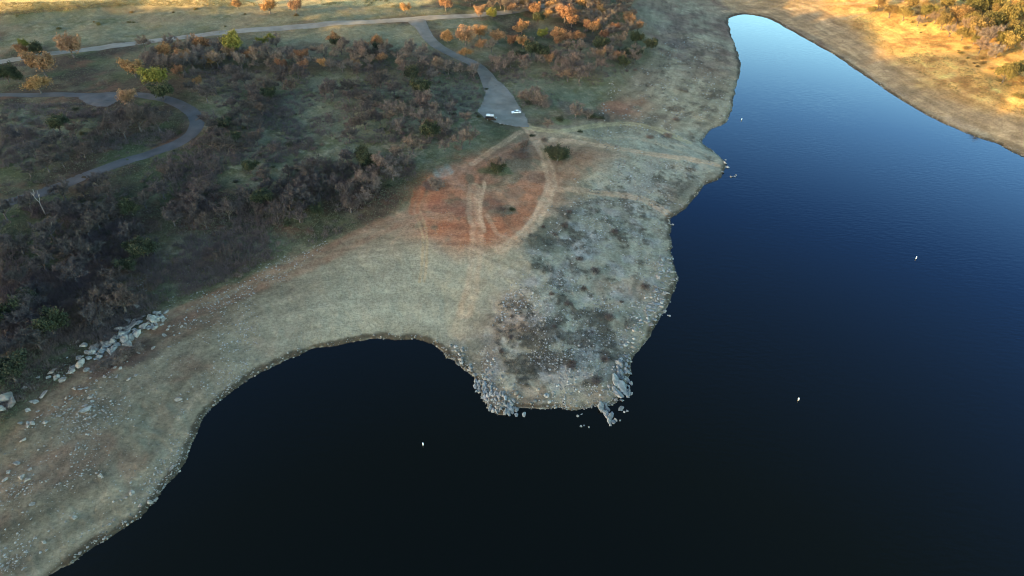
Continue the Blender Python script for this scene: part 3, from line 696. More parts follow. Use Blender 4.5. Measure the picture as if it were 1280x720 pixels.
OUTC = [(155, 425, 14, 1.3), (160, 431, 11, 1.2), (151, 419, 11, 1.2), (164, 423, 9, 1.2), (150, 412, 12, 1), (163, 410, 12, 1.5), (172, 418, 12, 1), (101, 456, 13, 1.1), (108, 462, 8, 1), (98, 448, 8, 1), (181, 408, 12, 1.2), (192, 401, 13, 1.3), (197, 392, 8, 1), (187, 396, 8, 1), (203, 398, 6, 1),
        (120, 435, 10, 1), (128, 440, 9, 1), (115, 441, 8, 1), (133, 432, 8, 1), (124, 447, 7, 1), (104, 432, 8, 1), (97, 427, 6, 1), (142, 438, 9, 1.4), (140, 428, 9, 1), (146, 432, 8, 1), (160, 400, 7, 1), (133, 421, 6, 1), (90, 464, 8, 1),
        (64, 466, 7, 1.4), (70, 472, 9, 1.2), (79, 475, 8, 1), (61, 472, 5, 1), (68, 462, 5, 1), (4, 500, 22, 1.3), (15, 504, 14, 1.2), (2, 512, 12, 1), (48, 472, 5, 1), (31, 485, 5, 1.3), (54, 494, 8, 1.6), (44, 503, 7, 1.3), (40, 502, 6, 1.2),
        (172, 384, 6, 1.6), (106, 513, 10, 1.3), (113, 497, 6, 1), (115, 502, 5, 1), (118, 520, 5, 1), (41, 530, 7, 1), (56, 528, 6, 1), (30, 550, 8, 1), (35, 533, 5, 1), (97, 518, 4, 1), (75, 520, 4, 1),
        (21, 580, 7, 1), (27, 597, 9, 1), (34, 600, 7, 1), (7, 600, 7, 1), (10, 590, 5, 1), (38, 586, 5, 1), (126, 595, 6, 1.4), (93, 648, 7, 1), (222, 500, 7, 1.3), (40, 630, 6, 1), (55, 678, 5, 1), (58, 688, 4, 1),
        (187, 627, 6, 1.2), (194, 625, 5, 1), (164, 617, 7, 1.3), (158, 622, 5, 1), (214, 586, 5, 1.4), (175, 632, 5, 1), (137, 656, 5, 1.2), (142, 650, 4, 1), (100, 692, 4, 1), (110, 684, 4, 1)]
for _ in range(34):
    t = rnd(0, 1); rock(30 + 190 * t + rnd(-15, 15), 520 - 105 * t + rnd(-12, 26), rnd(2.5, 5.5), False, rnd(1, 1.6))
for px, py, s, st in OUTC: rock(px, py, s, False, st, high=1.15)
for _ in range(44):
    t = rnd(0, 1); rock(112 + 92 * t + rnd(-9, 9), 448 - 54 * t + rnd(-13, 7), rnd(4, 8), False, rnd(1, 1.6), high=1.3)
for _ in range(38):
    t = rnd(0, 1); rock(85 + 120 * t + rnd(-8, 8), 462 - 66 * t + rnd(-8, 8), rnd(3, 6.5), False, rnd(1, 1.5))
# tip of the point: blue grey slabs pointing down the slope
yawp = R(100)
for px, py, s, st in [(751, 508, 9, 1.6), (755, 515, 7, 1.4), (752, 512, 6, 1.2), (759, 512, 6, 1.5), (758, 519, 8, 1.4), (763, 521, 7, 1.3), (761, 526, 7, 1.3), (766, 528, 6, 1.2), (769, 525, 5, 1), (765, 518, 5, 1.4), (757, 507, 6, 1.3), (763, 531, 4, 1.5), (751, 505, 5, 1.4), (772, 492, 9, 2.2), (776, 483, 12, 1.9), (769, 475, 9, 2), (774, 466, 8, 1.6), (780, 486, 7, 1.5),
                      (770, 500, 6, 1.3), (778, 494, 6, 1.2), (784, 474, 6, 1.1), (773, 455, 8, 1.5), (782, 463, 7, 1.3), (768, 485, 6, 1.5)]:
    rock(px, py, s, True, st, yawp + rnd(-.35, .35), high=1.15)
for px, py, s in [(776, 512, 7), (784, 514, 3.5), (778, 501, 4), (780, 515, 3), (775, 526, 2.5), (722, 520, 3.5), (727, 518, 2.5), (726, 533, 3), (730, 532, 2), (736, 534, 2.6), (914, 221, 3.5), (919, 221, 2.5), (920, 219, 2), (837, 395, 3), (835, 394, 2), (841, 281, 3), (862, 249, 2)]:
    rock(px, py, s, True, 1.2, water=True, high=1.0)
for _ in range(46):
    t = rnd(0, 1); a_ = np.array([(600, 490), (620, 515), (640, 519), (628, 500), (612, 495)][int(rnd(0, 4.99))], float)
    rock(a_[0] + rnd(-8, 18), a_[1] + rnd(-10, 3), rnd(3, 6), True, rnd(1.2, 2.2), yawp + rnd(-.4, .4))
for _ in range(34): rock(rnd(768, 790), rnd(440, 500), rnd(3, 6), True, rnd(1.2, 2), yawp + rnd(-.5, .5)) 
for _ in range(34):
    t = rnd(0, 1); rock(842 - 26 * t + rnd(-16, 2), 335 + 70 * t + rnd(-6, 6), rnd(2.5, 5.5), True, rnd(1.2, 2), rnd(-.6, .3))
for px, py, s in [(672, 487, 5), (679, 502, 4), (676, 511, 3.5), (704, 501, 3.5), (588, 456, 4), (593, 454, 3), (606, 455, 3), (614, 473, 4), (628, 472, 4), (825, 320, 4), (828, 325, 6), (834, 323, 5), (838, 329, 5), (824, 329, 4), (841, 350, 5), (846, 349, 4), (832, 352, 4),
                  (685, 263, 4), (690, 258, 3), (706, 268, 3), (722, 228, 3), (718, 224, 3), (844, 255, 3), (836, 255, 3), (906, 204, 5), (909, 209, 5), (903, 215, 4), (907, 200, 3), (555, 435, 3), (558, 437, 3)]: rock(px, py, s, px > 800)
def rocklabels():
    LMR = {n: W([p])[0] for n, p in {'the pale boulder outcrop': (155, 425), 'the left edge outcrop': (5, 500), 'the tip of the point': (760, 520), 'the left corner of the point': (625, 512),
           'the cove shore': (560, 440), 'the east shore of the point': (832, 350), 'the slabs right of the tip': (776, 480), 'the cape on the inlet': (908, 206), 'the bottom left shoreline': (180, 625),
           'the rubble above the left beach': (27, 597), 'the middle of the point': (680, 490), 'the dirt track curve': (690, 250), 'the upper end of the outcrop': (195, 395), 'the lower end of the outcrop': (100, 456),
           'the lone mid left boulder': (106, 513), 'the boulders at mid left': (70, 470)}.items()}
    global LM
    keep = LM; LM = LMR
    assign_labels([(o, x, y) for o, x, y, g in RK if not g], 'pale weathered boulder', 'rock', 'pale boulders')
    assign_labels([(o, x, y) for o, x, y, g in RK if g], 'blue grey angular slab', 'rock', 'blue grey shore rocks')
    LM = keep
rocklabels()
print('ROCKS', len(RK))

# stones nobody could count
def ico():
    t = (1 + 5 ** .5) / 2
    v = np.array([(-1, t, 0), (1, t, 0), (-1, -t, 0), (1, -t, 0), (0, -1, t), (0, 1, t), (0, -1, -t), (0, 1, -t), (t, 0, -1), (t, 0, 1), (-t, 0, -1), (-t, 0, 1)], float)
    v /= np.linalg.norm(v[0])
    f = np.array([(0, 11, 5), (0, 5, 1), (0, 1, 7), (0, 7, 10), (0, 10, 11), (1, 5, 9), (5, 11, 4), (11, 10, 2), (10, 7, 6), (7, 1, 8), (3, 9, 4), (3, 4, 2), (3, 2, 6), (3, 6, 8), (3, 8, 9), (4, 9, 5), (2, 4, 11), (6, 2, 10), (8, 6, 7), (9, 8, 1)])
    return v, f
def scatter_px(poly_px, n, dens=None):
    """random ground points whose picture falls in the polygon"""
    P = np.asarray(poly_px, float); out = []; tot = 0
    while tot < n:
        q = np.stack([RNG.uniform(P[:, 0].min(), P[:, 0].max(), 4 * n), RNG.uniform(P[:, 1].min(), P[:, 1].max(), 4 * n)], 1)
        q = q[poly_dist(q[:, 0], q[:, 1], P) > 0][:n]
        w = W(q)
        for Pk, hk in KEEP_OFF: w = w[(poly_dist(w[:, 0], w[:, 1], Pk, hk is not None) > (hk if hk is not None else 0)) if False else ((np.abs(poly_dist(w[:, 0], w[:, 1], Pk, False)) > hk) if hk else (poly_dist(w[:, 0], w[:, 1], Pk) < -.5))]
        if dens is not None: w = w[RNG.random(len(w)) < dens(w[:, 0], w[:, 1])]
        out.append(w); tot += len(w)
    return np.concatenate(out)[:n]
def stones(P, smin, smax, mat, name, label):
    v, f = ico(); n = len(P); s = smin + (smax - smin) * RNG.random(n) ** 2.5
    z = zt(P[:, 0], P[:, 1]); ok = z > -.05; P = P[ok]; s = s[ok]; z = z[ok]; n = len(P)
    vv = v[None] * (1 + .22 * RNG.normal(0, 1, (n, 12, 1))) * s[:, None, None] * np.stack([np.ones(n), RNG.uniform(.6, 1, n), RNG.uniform(.4, .8, n)], 1)[:, None]
    a = RNG.uniform(0, 6.28, n); ca, sa = np.cos(a)[:, None], np.sin(a)[:, None]
    x = vv[..., 0] * ca - vv[..., 1] * sa + P[:, :1]; y = vv[..., 0] * sa + vv[..., 1] * ca + P[:, 1:]; zz = vv[..., 2] + z[:, None]
    V = np.stack([x, y, zz], -1).reshape(-1, 3); F = (f[None] + 12 * np.arange(n)[:, None, None]).reshape(-1, 3)
    me = mesh(name, V, F); at = me.color_attributes.new('tone', 'FLOAT_COLOR', 'POINT')
    t = np.repeat(RNG.random(n), 12); at.data.foreach_set('color', np.stack([t, t, t, np.ones_like(t)], 1).astype(np.float32).ravel())
    return tag(link(name, me, mat), label, 'stones', kind='stuff')
def tone_mat(name, c0, c1, rough=.95):
    m, nt, b = new_mat(name, rough, .15); N = nt.nodes; L = nt.links
    va = N.new('ShaderNodeVertexColor'); va.layer_name = 'tone'; rp = N.new('ShaderNodeValToRGB'); L.new(va.outputs['Color'], rp.inputs['Fac'])
    rp.color_ramp.elements[0].color = (*c0, 1); rp.color_ramp.elements[1].color = (*c1, 1); L.new(rp.outputs[0], b.inputs['Base Color']); return m
cl = lambda wl, seed, a, b: (lambda x, y: sstep(a, b, fbm(x, y, wl, 3, seed)) + .04)
BEACH_L = [(0, 560), (60, 510), (130, 460), (210, 405), (320, 365), (330, 450), (260, 510), (236, 565), (195, 630), (60, 718), (0, 718)]
st1 = scatter_px(BEACH_L, 2400, cl(14, 401, -.2, .4))
st2 = scatter_px([(190, 330), (330, 300), (420, 300), (330, 370), (210, 400), (100, 470), (60, 470), (130, 400)], 1500, cl(9, 402, -.1, .4))
st3 = scatter_px([(600, 440), (650, 330), (700, 260), (800, 200), (900, 200), (842, 275), (842, 350), (790, 447), (775, 505), (640, 522), (600, 500)], 5200, cl(8, 403, -.1, .5))
SHL = SHORE[6:-8]; k = RNG.integers(0, len(SHL) - 1, 2600); t = RNG.random(2600)[:, None]
st4 = SHL[k] * (1 - t) + SHL[k + 1] * t + RNG.normal(0, 1.1, (2600, 2))
stones(np.concatenate([st1, st2]), .07, .36, tone_mat('stone_tone', (.17, .15, .125), (.35, .33, .30)), 'beach_stones', 'loose pale stones strewn over the left beach')
stones(st3, .08, .45, tone_mat('grey_stone_tone', (.13, .12, .105), (.40, .38, .35)), 'point_stones', 'loose grey stones strewn over the point')
stones(st4, .12, .42, tone_mat('shore_stone_tone', (.07, .062, .05), (.36, .34, .30)), 'shore_stones', 'line of small stones along the water edge')

# ------------------------------------------------------------------ grass, weeds, brush as ground cover
def tufts(P, rad, hgt, blades, mat, name, label, cat, wid=.05):
    n = len(P); z = zt(P[:, 0], P[:, 1]); ok = z > .25; P = P[ok]; z = z[ok]; n = len(P)
    base = np.repeat(np.stack([P[:, 0], P[:, 1], z], 1), blades, 0); N_ = n * blades
    s = np.repeat(RNG.uniform(.6, 1.3, n), blades)
    a = RNG.uniform(0, 6.28, N_); rr = rad * s * np.sqrt(RNG.random(N_)) * .6
    b0 = base + np.stack([np.cos(a) * rr, np.sin(a) * rr, -.05 * np.ones(N_)], 1)
    tip = b0 + np.stack([np.cos(a) * rad * .7 * s * RNG.random(N_), np.sin(a) * rad * .7 * s * RNG.random(N_), hgt * s * RNG.uniform(.5, 1.1, N_)], 1)
    q = RNG.uniform(0, 3.14, N_); w = np.stack([np.cos(q), np.sin(q), 0 * q], 1) * (wid * RNG.uniform(.6, 1.3, N_))[:, None]
    V = np.stack([b0 - w, b0 + w, tip], 1).reshape(-1, 3); F = np.arange(3 * N_).reshape(-1, 3)
    me = mesh(name, V, F); at = me.color_attributes.new('tone', 'FLOAT_COLOR', 'POINT')
    t = np.repeat(RNG.random(n), 3 * blades); at.data.foreach_set('color', np.stack([t, t, t, np.ones_like(t)], 1).astype(np.float32).ravel())
    return tag(link(name, me, mat), label, cat, kind='stuff')
VEGPX = [(0, 530), (60, 495), (130, 435), (205, 390), (300, 352), (370, 318), (440, 290), (500, 268), (535, 220), (600, 185), (655, 160), (735, 150), (790, 100), (810, 60), (790, 10), (400, 2), (0, 20)]
gr = scatter_px(VEGPX, 52000, lambda x, y: .25 + .75 * sstep(-.3, .3, fbm(x, y, 10, 3, 411)))
far_ = gr[:, 1] > 260
tufts(gr, .55, .42, 5, tone_mat('grass_tone', (.07, .075, .04), (.20, .20, .125)), 'meadow_grass', 'dull green and straw grass under the oaks', 'grass', .07)
br = scatter_px([(0, 520), (0, 130), (150, 130), (240, 180), (330, 100), (420, 210), (520, 180), (520, 230), (440, 285), (300, 345), (205, 380), (120, 440)], 8500, cl(16, 412, -.25, .3))
br2 = scatter_px([(180, 60), (560, 60), (600, 100), (640, 55), (800, 60), (790, 90), (560, 180), (430, 180), (240, 110)], 2600, cl(16, 413, -.2, .3))
tufts(np.concatenate([br, br2]), 1.5, 1.7, 26, tone_mat('brush_tone', (.075, .06, .06), (.17, .125, .115)), 'underbrush', 'grey brown leafless brush between the oaks', 'brush', .045)
wd = scatter_px([(610, 400), (640, 350), (650, 300), (700, 255), (800, 170), (880, 170), (890, 200), (830, 270), (830, 360), (770, 450), (720, 490), (640, 480)], 3600, lambda x, y: sstep(.0, .3, fbm(x, y, 4.2, 5, 61, .7) + .45 * fbm(x, y, 24, 2, 62)) + .03)
wd2 = scatter_px([(780, 40), (900, 30), (915, 120), (870, 160), (790, 110)], 1500, lambda x, y: sstep(-.05, .4, fbm(x, y, 6, 4, 83, .65)))
st5 = scatter_px([(770, 60), (905, 40), (915, 120), (900, 200), (800, 250), (740, 170)], 1800, cl(8, 418, 0, .5))
SP = W([(560, 446), (575, 455), (592, 472), (597, 487), (605, 502), (614, 513), (631, 519), (655, 510), (700, 509), (730, 508), (747, 505), (768, 502), (778, 492), (784, 472), (790, 447), (803, 430), (818, 405), (829, 387), (838, 365), (844, 350), (838, 325)])
k = RNG.integers(0, len(SP) - 1, 1500); t = RNG.random(1500)[:, None]
st6 = SP[k] * (1 - t) + SP[k + 1] * t + RNG.normal(0, 2.4, (1500, 2)) + (0, 2.0)
st6 = st6[sstep(-.35, .3, fbm(st6[:, 0], st6[:, 1], 9, 2, 419)) > RNG.random(1500)]
stones(st6, .15, .85, tone_mat('rubble_tone', (.13, .12, .10), (.36, .34, .31)), 'shore_rubble', 'broken grey rubble along the edge of the point')
stones(st5, .1, .6, tone_mat('far_stone_tone', (.12, .105, .09), (.38, .36, .32)), 'upper_stones', 'loose stones on the upper east shore')
tufts(np.concatenate([wd, wd2]), .75, .45, 12, tone_mat('weed_tone', (.05, .046, .038), (.145, .13, .105)), 'dry_weeds', 'dark dry weeds in patches over the point', 'weeds', .05)
gl = scatter_px([(1060, 30), (1110, 0), (1280, 0), (1280, 145), (1200, 120), (1130, 80)], 6000, cl(10, 415, -.3, .3))
gl = np.concatenate([gl, scatter_px([(0, 3), (300, -2), (330, 8), (160, 7), (0, 20)], 3000), scatter_px([(940, -6), (1130, -6), (1060, 14), (950, 8)], 800), scatter_px([(400, 0), (520, 0), (500, 10), (400, 12)], 500, cl(10, 416, 0, .4))])
tufts(gl, .8, .6, 7, tone_mat('gold_grass_tone', (.14, .10, .04), (.34, .26, .11)), 'golden_grass', 'tall golden grass on the sunlit right bank', 'grass', .08)
# far trees beyond the 298 largest leafless oaks: one mass
if extra:
    wv, wf, off = [], [], 0
    for kind, x, y, sc in extra:
        me = PROTO['bare'][1][random.randrange(5)][1]
        co = np.empty(len(me.vertices) * 3, np.float32); me.vertices.foreach_get('co', co); co = co.reshape(-1, 3) * sc
        a = rnd(0, 6.28); ca, sa = math.cos(a), math.sin(a)
        co = np.stack([co[:, 0] * ca - co[:, 1] * sa + x, co[:, 0] * sa + co[:, 1] * ca + y, co[:, 2] + float(zt(x, y))], 1)
        wv.append(co); wf.append(np.arange(len(co)).reshape(-1, 3) + off); off += len(co)
    tag(link('distant_wood', mesh('distant_wood', np.concatenate(wv), np.concatenate(wf)), TWIG), 'far leafless wood along the top of the slope', 'wood', kind='stuff')

# individual shrubs
random.seed(77)
def shrub_parts(seed, leaf):
    r = np.random.default_rng(seed); n = 900 if leaf else 1500
    a = r.normal(0, 1, (n, 3)); a /= np.linalg.norm(a, axis=1)[:, None]; a[:, 2] = np.abs(a[:, 2])
    lob = 1 + .25 * np.sin(a[:, 0] * 5 + seed) + .2 * np.sin(a[:, 1] * 6)
    c = a * (r.random(n) ** .4 * lob)[:, None] * (1.3, 1.3, 1.1)
    b = r.normal(0, 1, (n, 3)); b /= np.linalg.norm(b, axis=1)[:, None]; d = np.cross(b, r.normal(0, 1, (n, 3))); d /= np.linalg.norm(d, axis=1)[:, None]
    s = .13 if leaf else .30; w = .10 if leaf else .022
    V = np.stack([c - d * w, c + d * w, c + b * s], 1).reshape(-1, 3)
    return V, np.arange(3 * n).reshape(-1, 3)
SHRT = [mesh('shrub', *shrub_parts(61 + i, False)) for i in range(3)]; SHRL = [mesh('shrub', *shrub_parts(71 + i, True)) for i in range(3)]; SHRG = [m_.copy() for m_ in SHRL]
for m_ in SHRT: m_.materials.append(TWIG)
for m_ in SHRL: m_.materials.append(OLIV)
for m_ in SHRG: m_.materials.append(GOLD)
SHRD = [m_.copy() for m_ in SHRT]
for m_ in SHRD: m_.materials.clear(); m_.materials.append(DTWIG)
SH_L = {'t': [], 'l': [], 'g': []}
def shrub(px, py, sz, kind):
    b = W([(px, py)])[0]; z = float(zt(*b)); _, _, dep = proj(b[0], b[1], z); s = sz * dep / FPX / 2.8
    me_ = random.choice({'t': SHRT, 'l': SHRL, 'g': SHRG}[kind])
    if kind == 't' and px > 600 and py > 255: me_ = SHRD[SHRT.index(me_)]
    o = bpy.data.objects.new({'t': 'leafless_shrub', 'l': 'evergreen_shrub', 'g': 'golden_shrub'}[kind], me_); C.objects.link(o)
    o.location = (b[0], b[1], z - .05); o.rotation_euler = (0, 0, rnd(0, 6.28)); o.scale = (s * rnd(.85, 1.2), s, s * rnd(.7, 1)); o['category'] = 'shrub'; SH_L[kind].append((o, b[0], b[1]))
for px, py, s, k in [(697, 194, 30, 'l'), (622, 212, 20, 'l'), (617, 206, 15, 't'), (654, 189, 17, 't'), (542, 228, 15, 't'), (140, 452, 26, 't'), (128, 458, 22, 't'), (152, 448, 22, 't'), (172, 437, 20, 't'), (598, 146, 7, 'l'), (595, 142, 5, 'l'), (545, 236, 14, 't'), (549, 230, 14, 't'), (655, 196, 12, 't'), (648, 190, 14, 't'), (665, 170, 8, 'l'), (622, 204, 18, 't'), (690, 188, 16, 'l'), (704, 196, 14, 'l'), (640, 262, 10, 'l'), (628, 262, 8, 't'), (740, 146, 14, 'l'), (752, 148, 10, 'l'), (724, 143, 12, 't'),
                   (670, 128, 22, 't'), (655, 122, 20, 't'), (682, 132, 18, 't'), (700, 150, 12, 'l'), (725, 165, 8, 'l'), (660, 130, 14, 'l'), (655, 181, 12, 'l'), (680, 175, 10, 't'), (845, 150, 12, 't'), (835, 170, 12, 't'), (812, 172, 10, 't'), (608, 112, 6, 'l'), (600, 120, 6, 'l'),
                   (285, 312, 12, 't'), (220, 326, 12, 't'), (245, 318, 10, 't'), (300, 345, 9, 't')]: shrub(px, py, s, k)
for P, n, k in [([(620, 470), (640, 370), (660, 290), (720, 260), (820, 270), (835, 350), (780, 440), (740, 490)], 22, 't'), ([(0, 500), (0, 270), (230, 200), (420, 230), (420, 270), (300, 330), (200, 370), (100, 430)], 80, 't'), ([(250, 100), (600, 100), (600, 180), (420, 250), (300, 200)], 60, 't'), ([(0, 130), (600, 95), (520, 220), (200, 350), (0, 450)], 55, 'l'),
                ([(180, 60), (540, 60), (800, 20), (800, 90), (640, 95), (300, 110)], 50, 't'), ([(1110, 0), (1280, 0), (1280, 130), (1200, 70), (1130, 30)], 60, 'g'), ([(0, 10), (550, 5), (550, 18), (0, 55)], 14, 'g')]:
    c_ = 0
    while c_ < n:
        px = rnd(min(p[0] for p in P), max(p[0] for p in P)); py = rnd(min(p[1] for p in P), max(p[1] for p in P))
        if not in_poly((px, py), P): continue
        b = W([(px, py)])[0]
        if near_road(*b) < 5: continue
        _, _, dep = proj(b[0], b[1], 8); shrub(px, py, FPX / dep * rnd(1.6, 4.2), k); c_ += 1
for k, lk, g in (('t', 'low leafless grey brown shrub', 'leafless shrubs'), ('l', 'low dark green shrub', 'dark green shrubs'), ('g', 'low golden dry shrub', 'golden shrubs')):
    assign_labels(SH_L[k], lk, 'tree', g)

# ------------------------------------------------------------------ car, hut, buoys
def place_empty(name, px, py, rz, dz=.2):
    b = W([(px, py)])[0]; e = bpy.data.objects.new(name, None); C.objects.link(e)
    e.location = (b[0], b[1], float(zt(*b)) + dz); e.rotation_euler = (0, 0, rz); return e
CW = flat('white_paint', (.82, .83, .85), .25, .5); CG = flat('dark_glass', (.02, .025, .03), .08, .5); CT = flat('tyre_rubber', (.02, .02, .02), .9); CR = flat('alloy', (.5, .5, .5), .3, .5, metal=.8)
CL = flat('lamp_lens', (.8, .8, .75), .15); CRD = flat('red_lens', (.4, .02, .02), .2)
car = place_empty('parked_car', 645, 142, R(186), .2)
tag(car, 'small white car parked at the right edge of the gravel lot', 'car')
def profile_body(pts, w0, w1=None):
    mb = MB(); n = len(pts); w1 = w1 or w0
    zmin = min(p[1] for p in pts); zmax = max(p[1] for p in pts)
    def hw(z): return w0 + (w1 - w0) * (z - zmin) / (zmax - zmin)
    V = [(x, -hw(z), z) for x, z in pts] + [(x, hw(z), z) for x, z in pts]
    F = [tuple(range(n)), tuple(range(2 * n - 1, n - 1, -1))] + [(i, i + n, (i + 1) % n + n, (i + 1) % n) for i in range(n)]
    mb.add(V, F); return mb
profile_body([(-2.25, .35), (-2.3, .75), (-2.2, 1.0), (-1.6, 1.05), (.9, .98), (1.9, .86), (2.25, .66), (2.28, .35)], .88, .80).build('body', CW, car, bevel=.06)
profile_body([(-1.75, 1.02), (-1.35, 1.42), (-.9, 1.5), (.15, 1.48), (.95, .97)], .76, .60).build('window', CG, car, bevel=.03)
profile_body([(-1.28, 1.44), (-1.2, 1.52), (-.85, 1.56), (.08, 1.54), (.2, 1.47)], .66, .60).build('roof', CW, car, bevel=.02)
for x_ in (-1.4, 1.42):
    for s_ in (-1, 1):
        mb = MB(); mb.tube([(x_, s_ * .70, .33), (x_, s_ * .91, .33)], [.33, .33], 18); wv_ = mb.build('wheel', CT, car)
        mb = MB(); mb.tube([(x_, s_ * .88, .33), (x_, s_ * .93, .33)], [.2, .2], 12); mb.build('rim', CR, wv_)
for s_ in (-1, 1):
    mb = MB(); mb.box(2.1, s_ * .62 - .16, .62, 2.29, s_ * .62 + .16, .76); mb.build('headlight', CL, car)
    mb = MB(); mb.box(-2.33, s_ * .66 - .12, .72, -2.2, s_ * .66 + .12, .92); mb.build('tail_light', CRD, car)
    mb = MB(); mb.box(.55, s_ * .92 - .1, .98, .72, s_ * .92 + .1, 1.12); mb.build('mirror', CW, car)
van = place_empty('parked_van', 614, 151, R(-9), .35); van.scale = (1, 1.1, 1.3)
tag(van, 'dark brown van with a white roof parked at the left edge of the lot', 'van')
BRW = flat('dark_van_paint', (.035, .02, .016), .35, .5); PRF = flat('white_roof_paint', (.75, .72, .68), .4, .4)
profile_body([(-2.6, .4), (-2.65, 1.0), (-2.5, 1.75), (1.3, 1.75), (1.75, 1.15), (2.5, 1.0), (2.6, .7), (2.6, .4)], 1.0, .92).build('body', BRW, van, bevel=.06)
profile_body([(-2.45, 1.76), (-2.4, 2.02), (-2.2, 2.12), (-.5, 2.14), (-.45, 1.76)], .93, .86).build('roof', PRF, van, bevel=.05)
profile_body([(-.35, 1.76), (-.32, 2.1), (1.0, 2.04), (1.28, 1.76)], .92, .84).build('roof', flat('blush_roof_paint', (.62, .54, .50), .4, .4), van, bevel=.05)
for s_ in (-1, 1):
    mb = MB(); mb.box(-2.2, s_ * .975 - .02, 1.2, -.3, s_ * .975 + .02, 1.62); mb.build('window', CG, van)
    mb = MB(); mb.box(-.1, s_ * .975 - .02, 1.2, 1.2, s_ * .975 + .02, 1.62); mb.build('window', CG, van)
    mb = MB(); mb.box(2.5, s_ * .7 - .15, .72, 2.64, s_ * .7 + .15, .9); mb.build('headlight', CL, van)
    for x_ in (-1.65, 1.65):
        mb = MB(); mb.tube([(x_, s_ * .8, .38), (x_, s_ * 1.02, .38)], [.38, .38], 18); wv_ = mb.build('wheel', CT, van)
        mb = MB(); mb.tube([(x_, s_ * 1.0, .38), (x_, s_ * 1.04, .38)], [.22, .22], 12); mb.build('rim', CR, wv_)
BM = flat('buoy_white', (.85, .85, .83), .4, .4); BB = flat('buoy_band', (.75, .25, .05), .5)
for px, py, lb in [(529, 556, 'white buoy floating in the dark cove left of the point'), (998, 500, 'white buoy floating in the dark water right of the point'),
                   (1145, 323, 'small white buoy far out on the right of the lake'), (927, 150, 'tiny white buoy near the shore of the inlet')]:
    d3 = pix_dir([(px, py)])[0]; x, y = d3[0] * HC / -d3[2], d3[1] * HC / -d3[2]
    e = bpy.data.objects.new('buoy', None); C.objects.link(e); e.location = (x, y, 0); e.rotation_euler = (R(5), R(-3), 0); tag(e, lb, 'buoy', 'white buoys on the lake')
    mb = MB(); mb.tube([(0, 0, -.4), (0, 0, -.3), (0, 0, .75), (0, 0, .88), (0, 0, .95)], [.14, .19, .19, .15, .05], 14); mb.build('float', BM, e, True)
    mb = MB(); mb.tube([(0, 0, .5), (0, 0, .58)], [.195, .195], 14); mb.build('band', BB, e)

# stray driftwood on the beach / dark stones at the edge of the lot
for i, (px, py) in enumerate([(625, 155), (630, 155.5), (634, 156), (640, 157)]):
    o = rock(px, py, 2.6); o.name = 'parking_boulder'; o['label'] = ORD[i].replace('nearest', 'closest') + ' to the van of the row of boulders edging the lot'; o['group'] = 'boulders edging the lot'

# ------------------------------------------------------------------ light, sky, camera
sun = bpy.data.lights.new('sun', 'SUN'); sun.energy = 5.0; sun.angle = R(.25); sun.color = (1, .67, .25)
so = bpy.data.objects.new('sun', sun); C.objects.link(so)
from mathutils import Vector
so.rotation_euler = Vector((sx * math.cos(SUN_EL), sy * math.cos(SUN_EL), -math.sin(SUN_EL))).to_track_quat('-Z', 'Y').to_euler()
w = bpy.data.worlds.new('World'); bpy.context.scene.world = w; w.use_nodes = True
N = w.node_tree.nodes; L = w.node_tree.links; bg = N['Background']
sk = N.new('ShaderNodeTexSky'); sk.sky_type = 'NISHITA'; sk.sun_disc = False; sk.sun_elevation = SUN_EL
sk.sun_rotation = math.atan2(-sx, -sy) % (2 * math.pi)
sk.air_density = 1.0; sk.dust_density = .4; sk.ozone_density = 3.5
tc = N.new('ShaderNodeTexCoord'); sp = N.new('ShaderNodeSeparateXYZ'); L.new(tc.outputs['Generated'], sp.inputs[0])
rp = N.new('ShaderNodeValToRGB'); L.new(sp.outputs['Z'], rp.inputs[0]); el = rp.color_ramp.elements
el[0].position = .21; el[0].color = (2.5, 2.0, 1.35, 1); el[1].position = .78; el[1].color = (.66, .385, .20, 1)
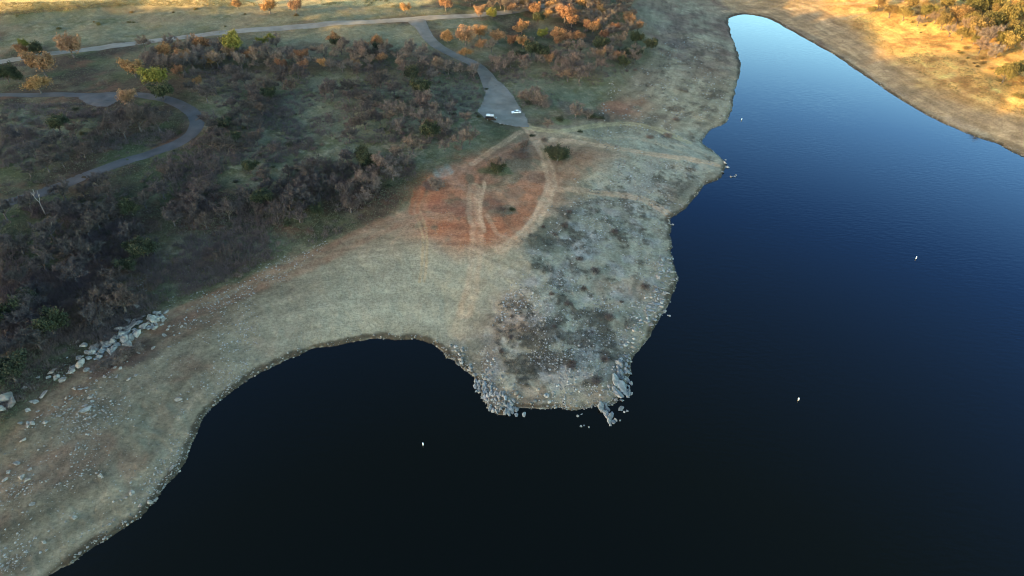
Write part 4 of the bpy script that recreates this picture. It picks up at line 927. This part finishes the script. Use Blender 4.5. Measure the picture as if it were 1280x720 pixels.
e_ = el.new(.35); e_.color = (.95, .92, .92, 1)
e_ = el.new(.48); e_.color = (.38, .44, .60, 1)                   # bright thin haze low in the sky, clear above
ml = N.new('ShaderNodeVectorMath'); ml.operation = 'MULTIPLY'; L.new(sk.outputs[0], ml.inputs[0]); L.new(rp.outputs[0], ml.inputs[1])
dt = N.new('ShaderNodeVectorMath'); dt.operation = 'DOT_PRODUCT'; L.new(tc.outputs['Generated'], dt.inputs[0]); dt.inputs[1].default_value = (-sx, -sy, 0)
mr = N.new('ShaderNodeMapRange'); mr.inputs[1].default_value = .22; mr.inputs[2].default_value = .9; mr.inputs[3].default_value = 0; mr.inputs[4].default_value = 1; L.new(dt.outputs['Value'], mr.inputs[0])
wm_ = N.new('ShaderNodeMix'); wm_.data_type = 'RGBA'; L.new(mr.outputs[0], wm_.inputs[0]); wm_.inputs[6].default_value = (1, 1, 1, 1); wm_.inputs[7].default_value = (2.4, 1.8, 1.38, 1)   # warm glow round the low sun
m2 = N.new('ShaderNodeVectorMath'); m2.operation = 'MULTIPLY'; L.new(ml.outputs[0], m2.inputs[0]); L.new(wm_.outputs[2], m2.inputs[1]); ml = m2
s2 = N.new('ShaderNodeVectorMath'); s2.operation = 'SCALE'; s2.inputs['Scale'].default_value = 2.4; L.new(ml.outputs[0], s2.inputs[0])
L.new(s2.outputs[0], bg.inputs[0]); bg.inputs[1].default_value = .15
cam = bpy.data.cameras.new('camera'); cam.sensor_width = 36; cam.lens = 36 * FPX / 1280; cam.clip_start = .5; cam.clip_end = 30000
co = bpy.data.objects.new('camera', cam); C.objects.link(co); co.location = (0, 0, HC); co.rotation_euler = (R(90) - PITCH, 0, 0)
sc_ = bpy.context.scene; sc_.camera = co
sc_.view_settings.view_transform = 'Standard'; sc_.view_settings.look = 'None'; sc_.view_settings.gamma = 1; sc_.view_settings.exposure = 2.02
sc_.cycles.pixel_filter_type = 'BLACKMAN_HARRIS'; sc_.cycles.filter_width = 1.05
sc_.render.resolution_x = 1024; sc_.render.resolution_y = 576
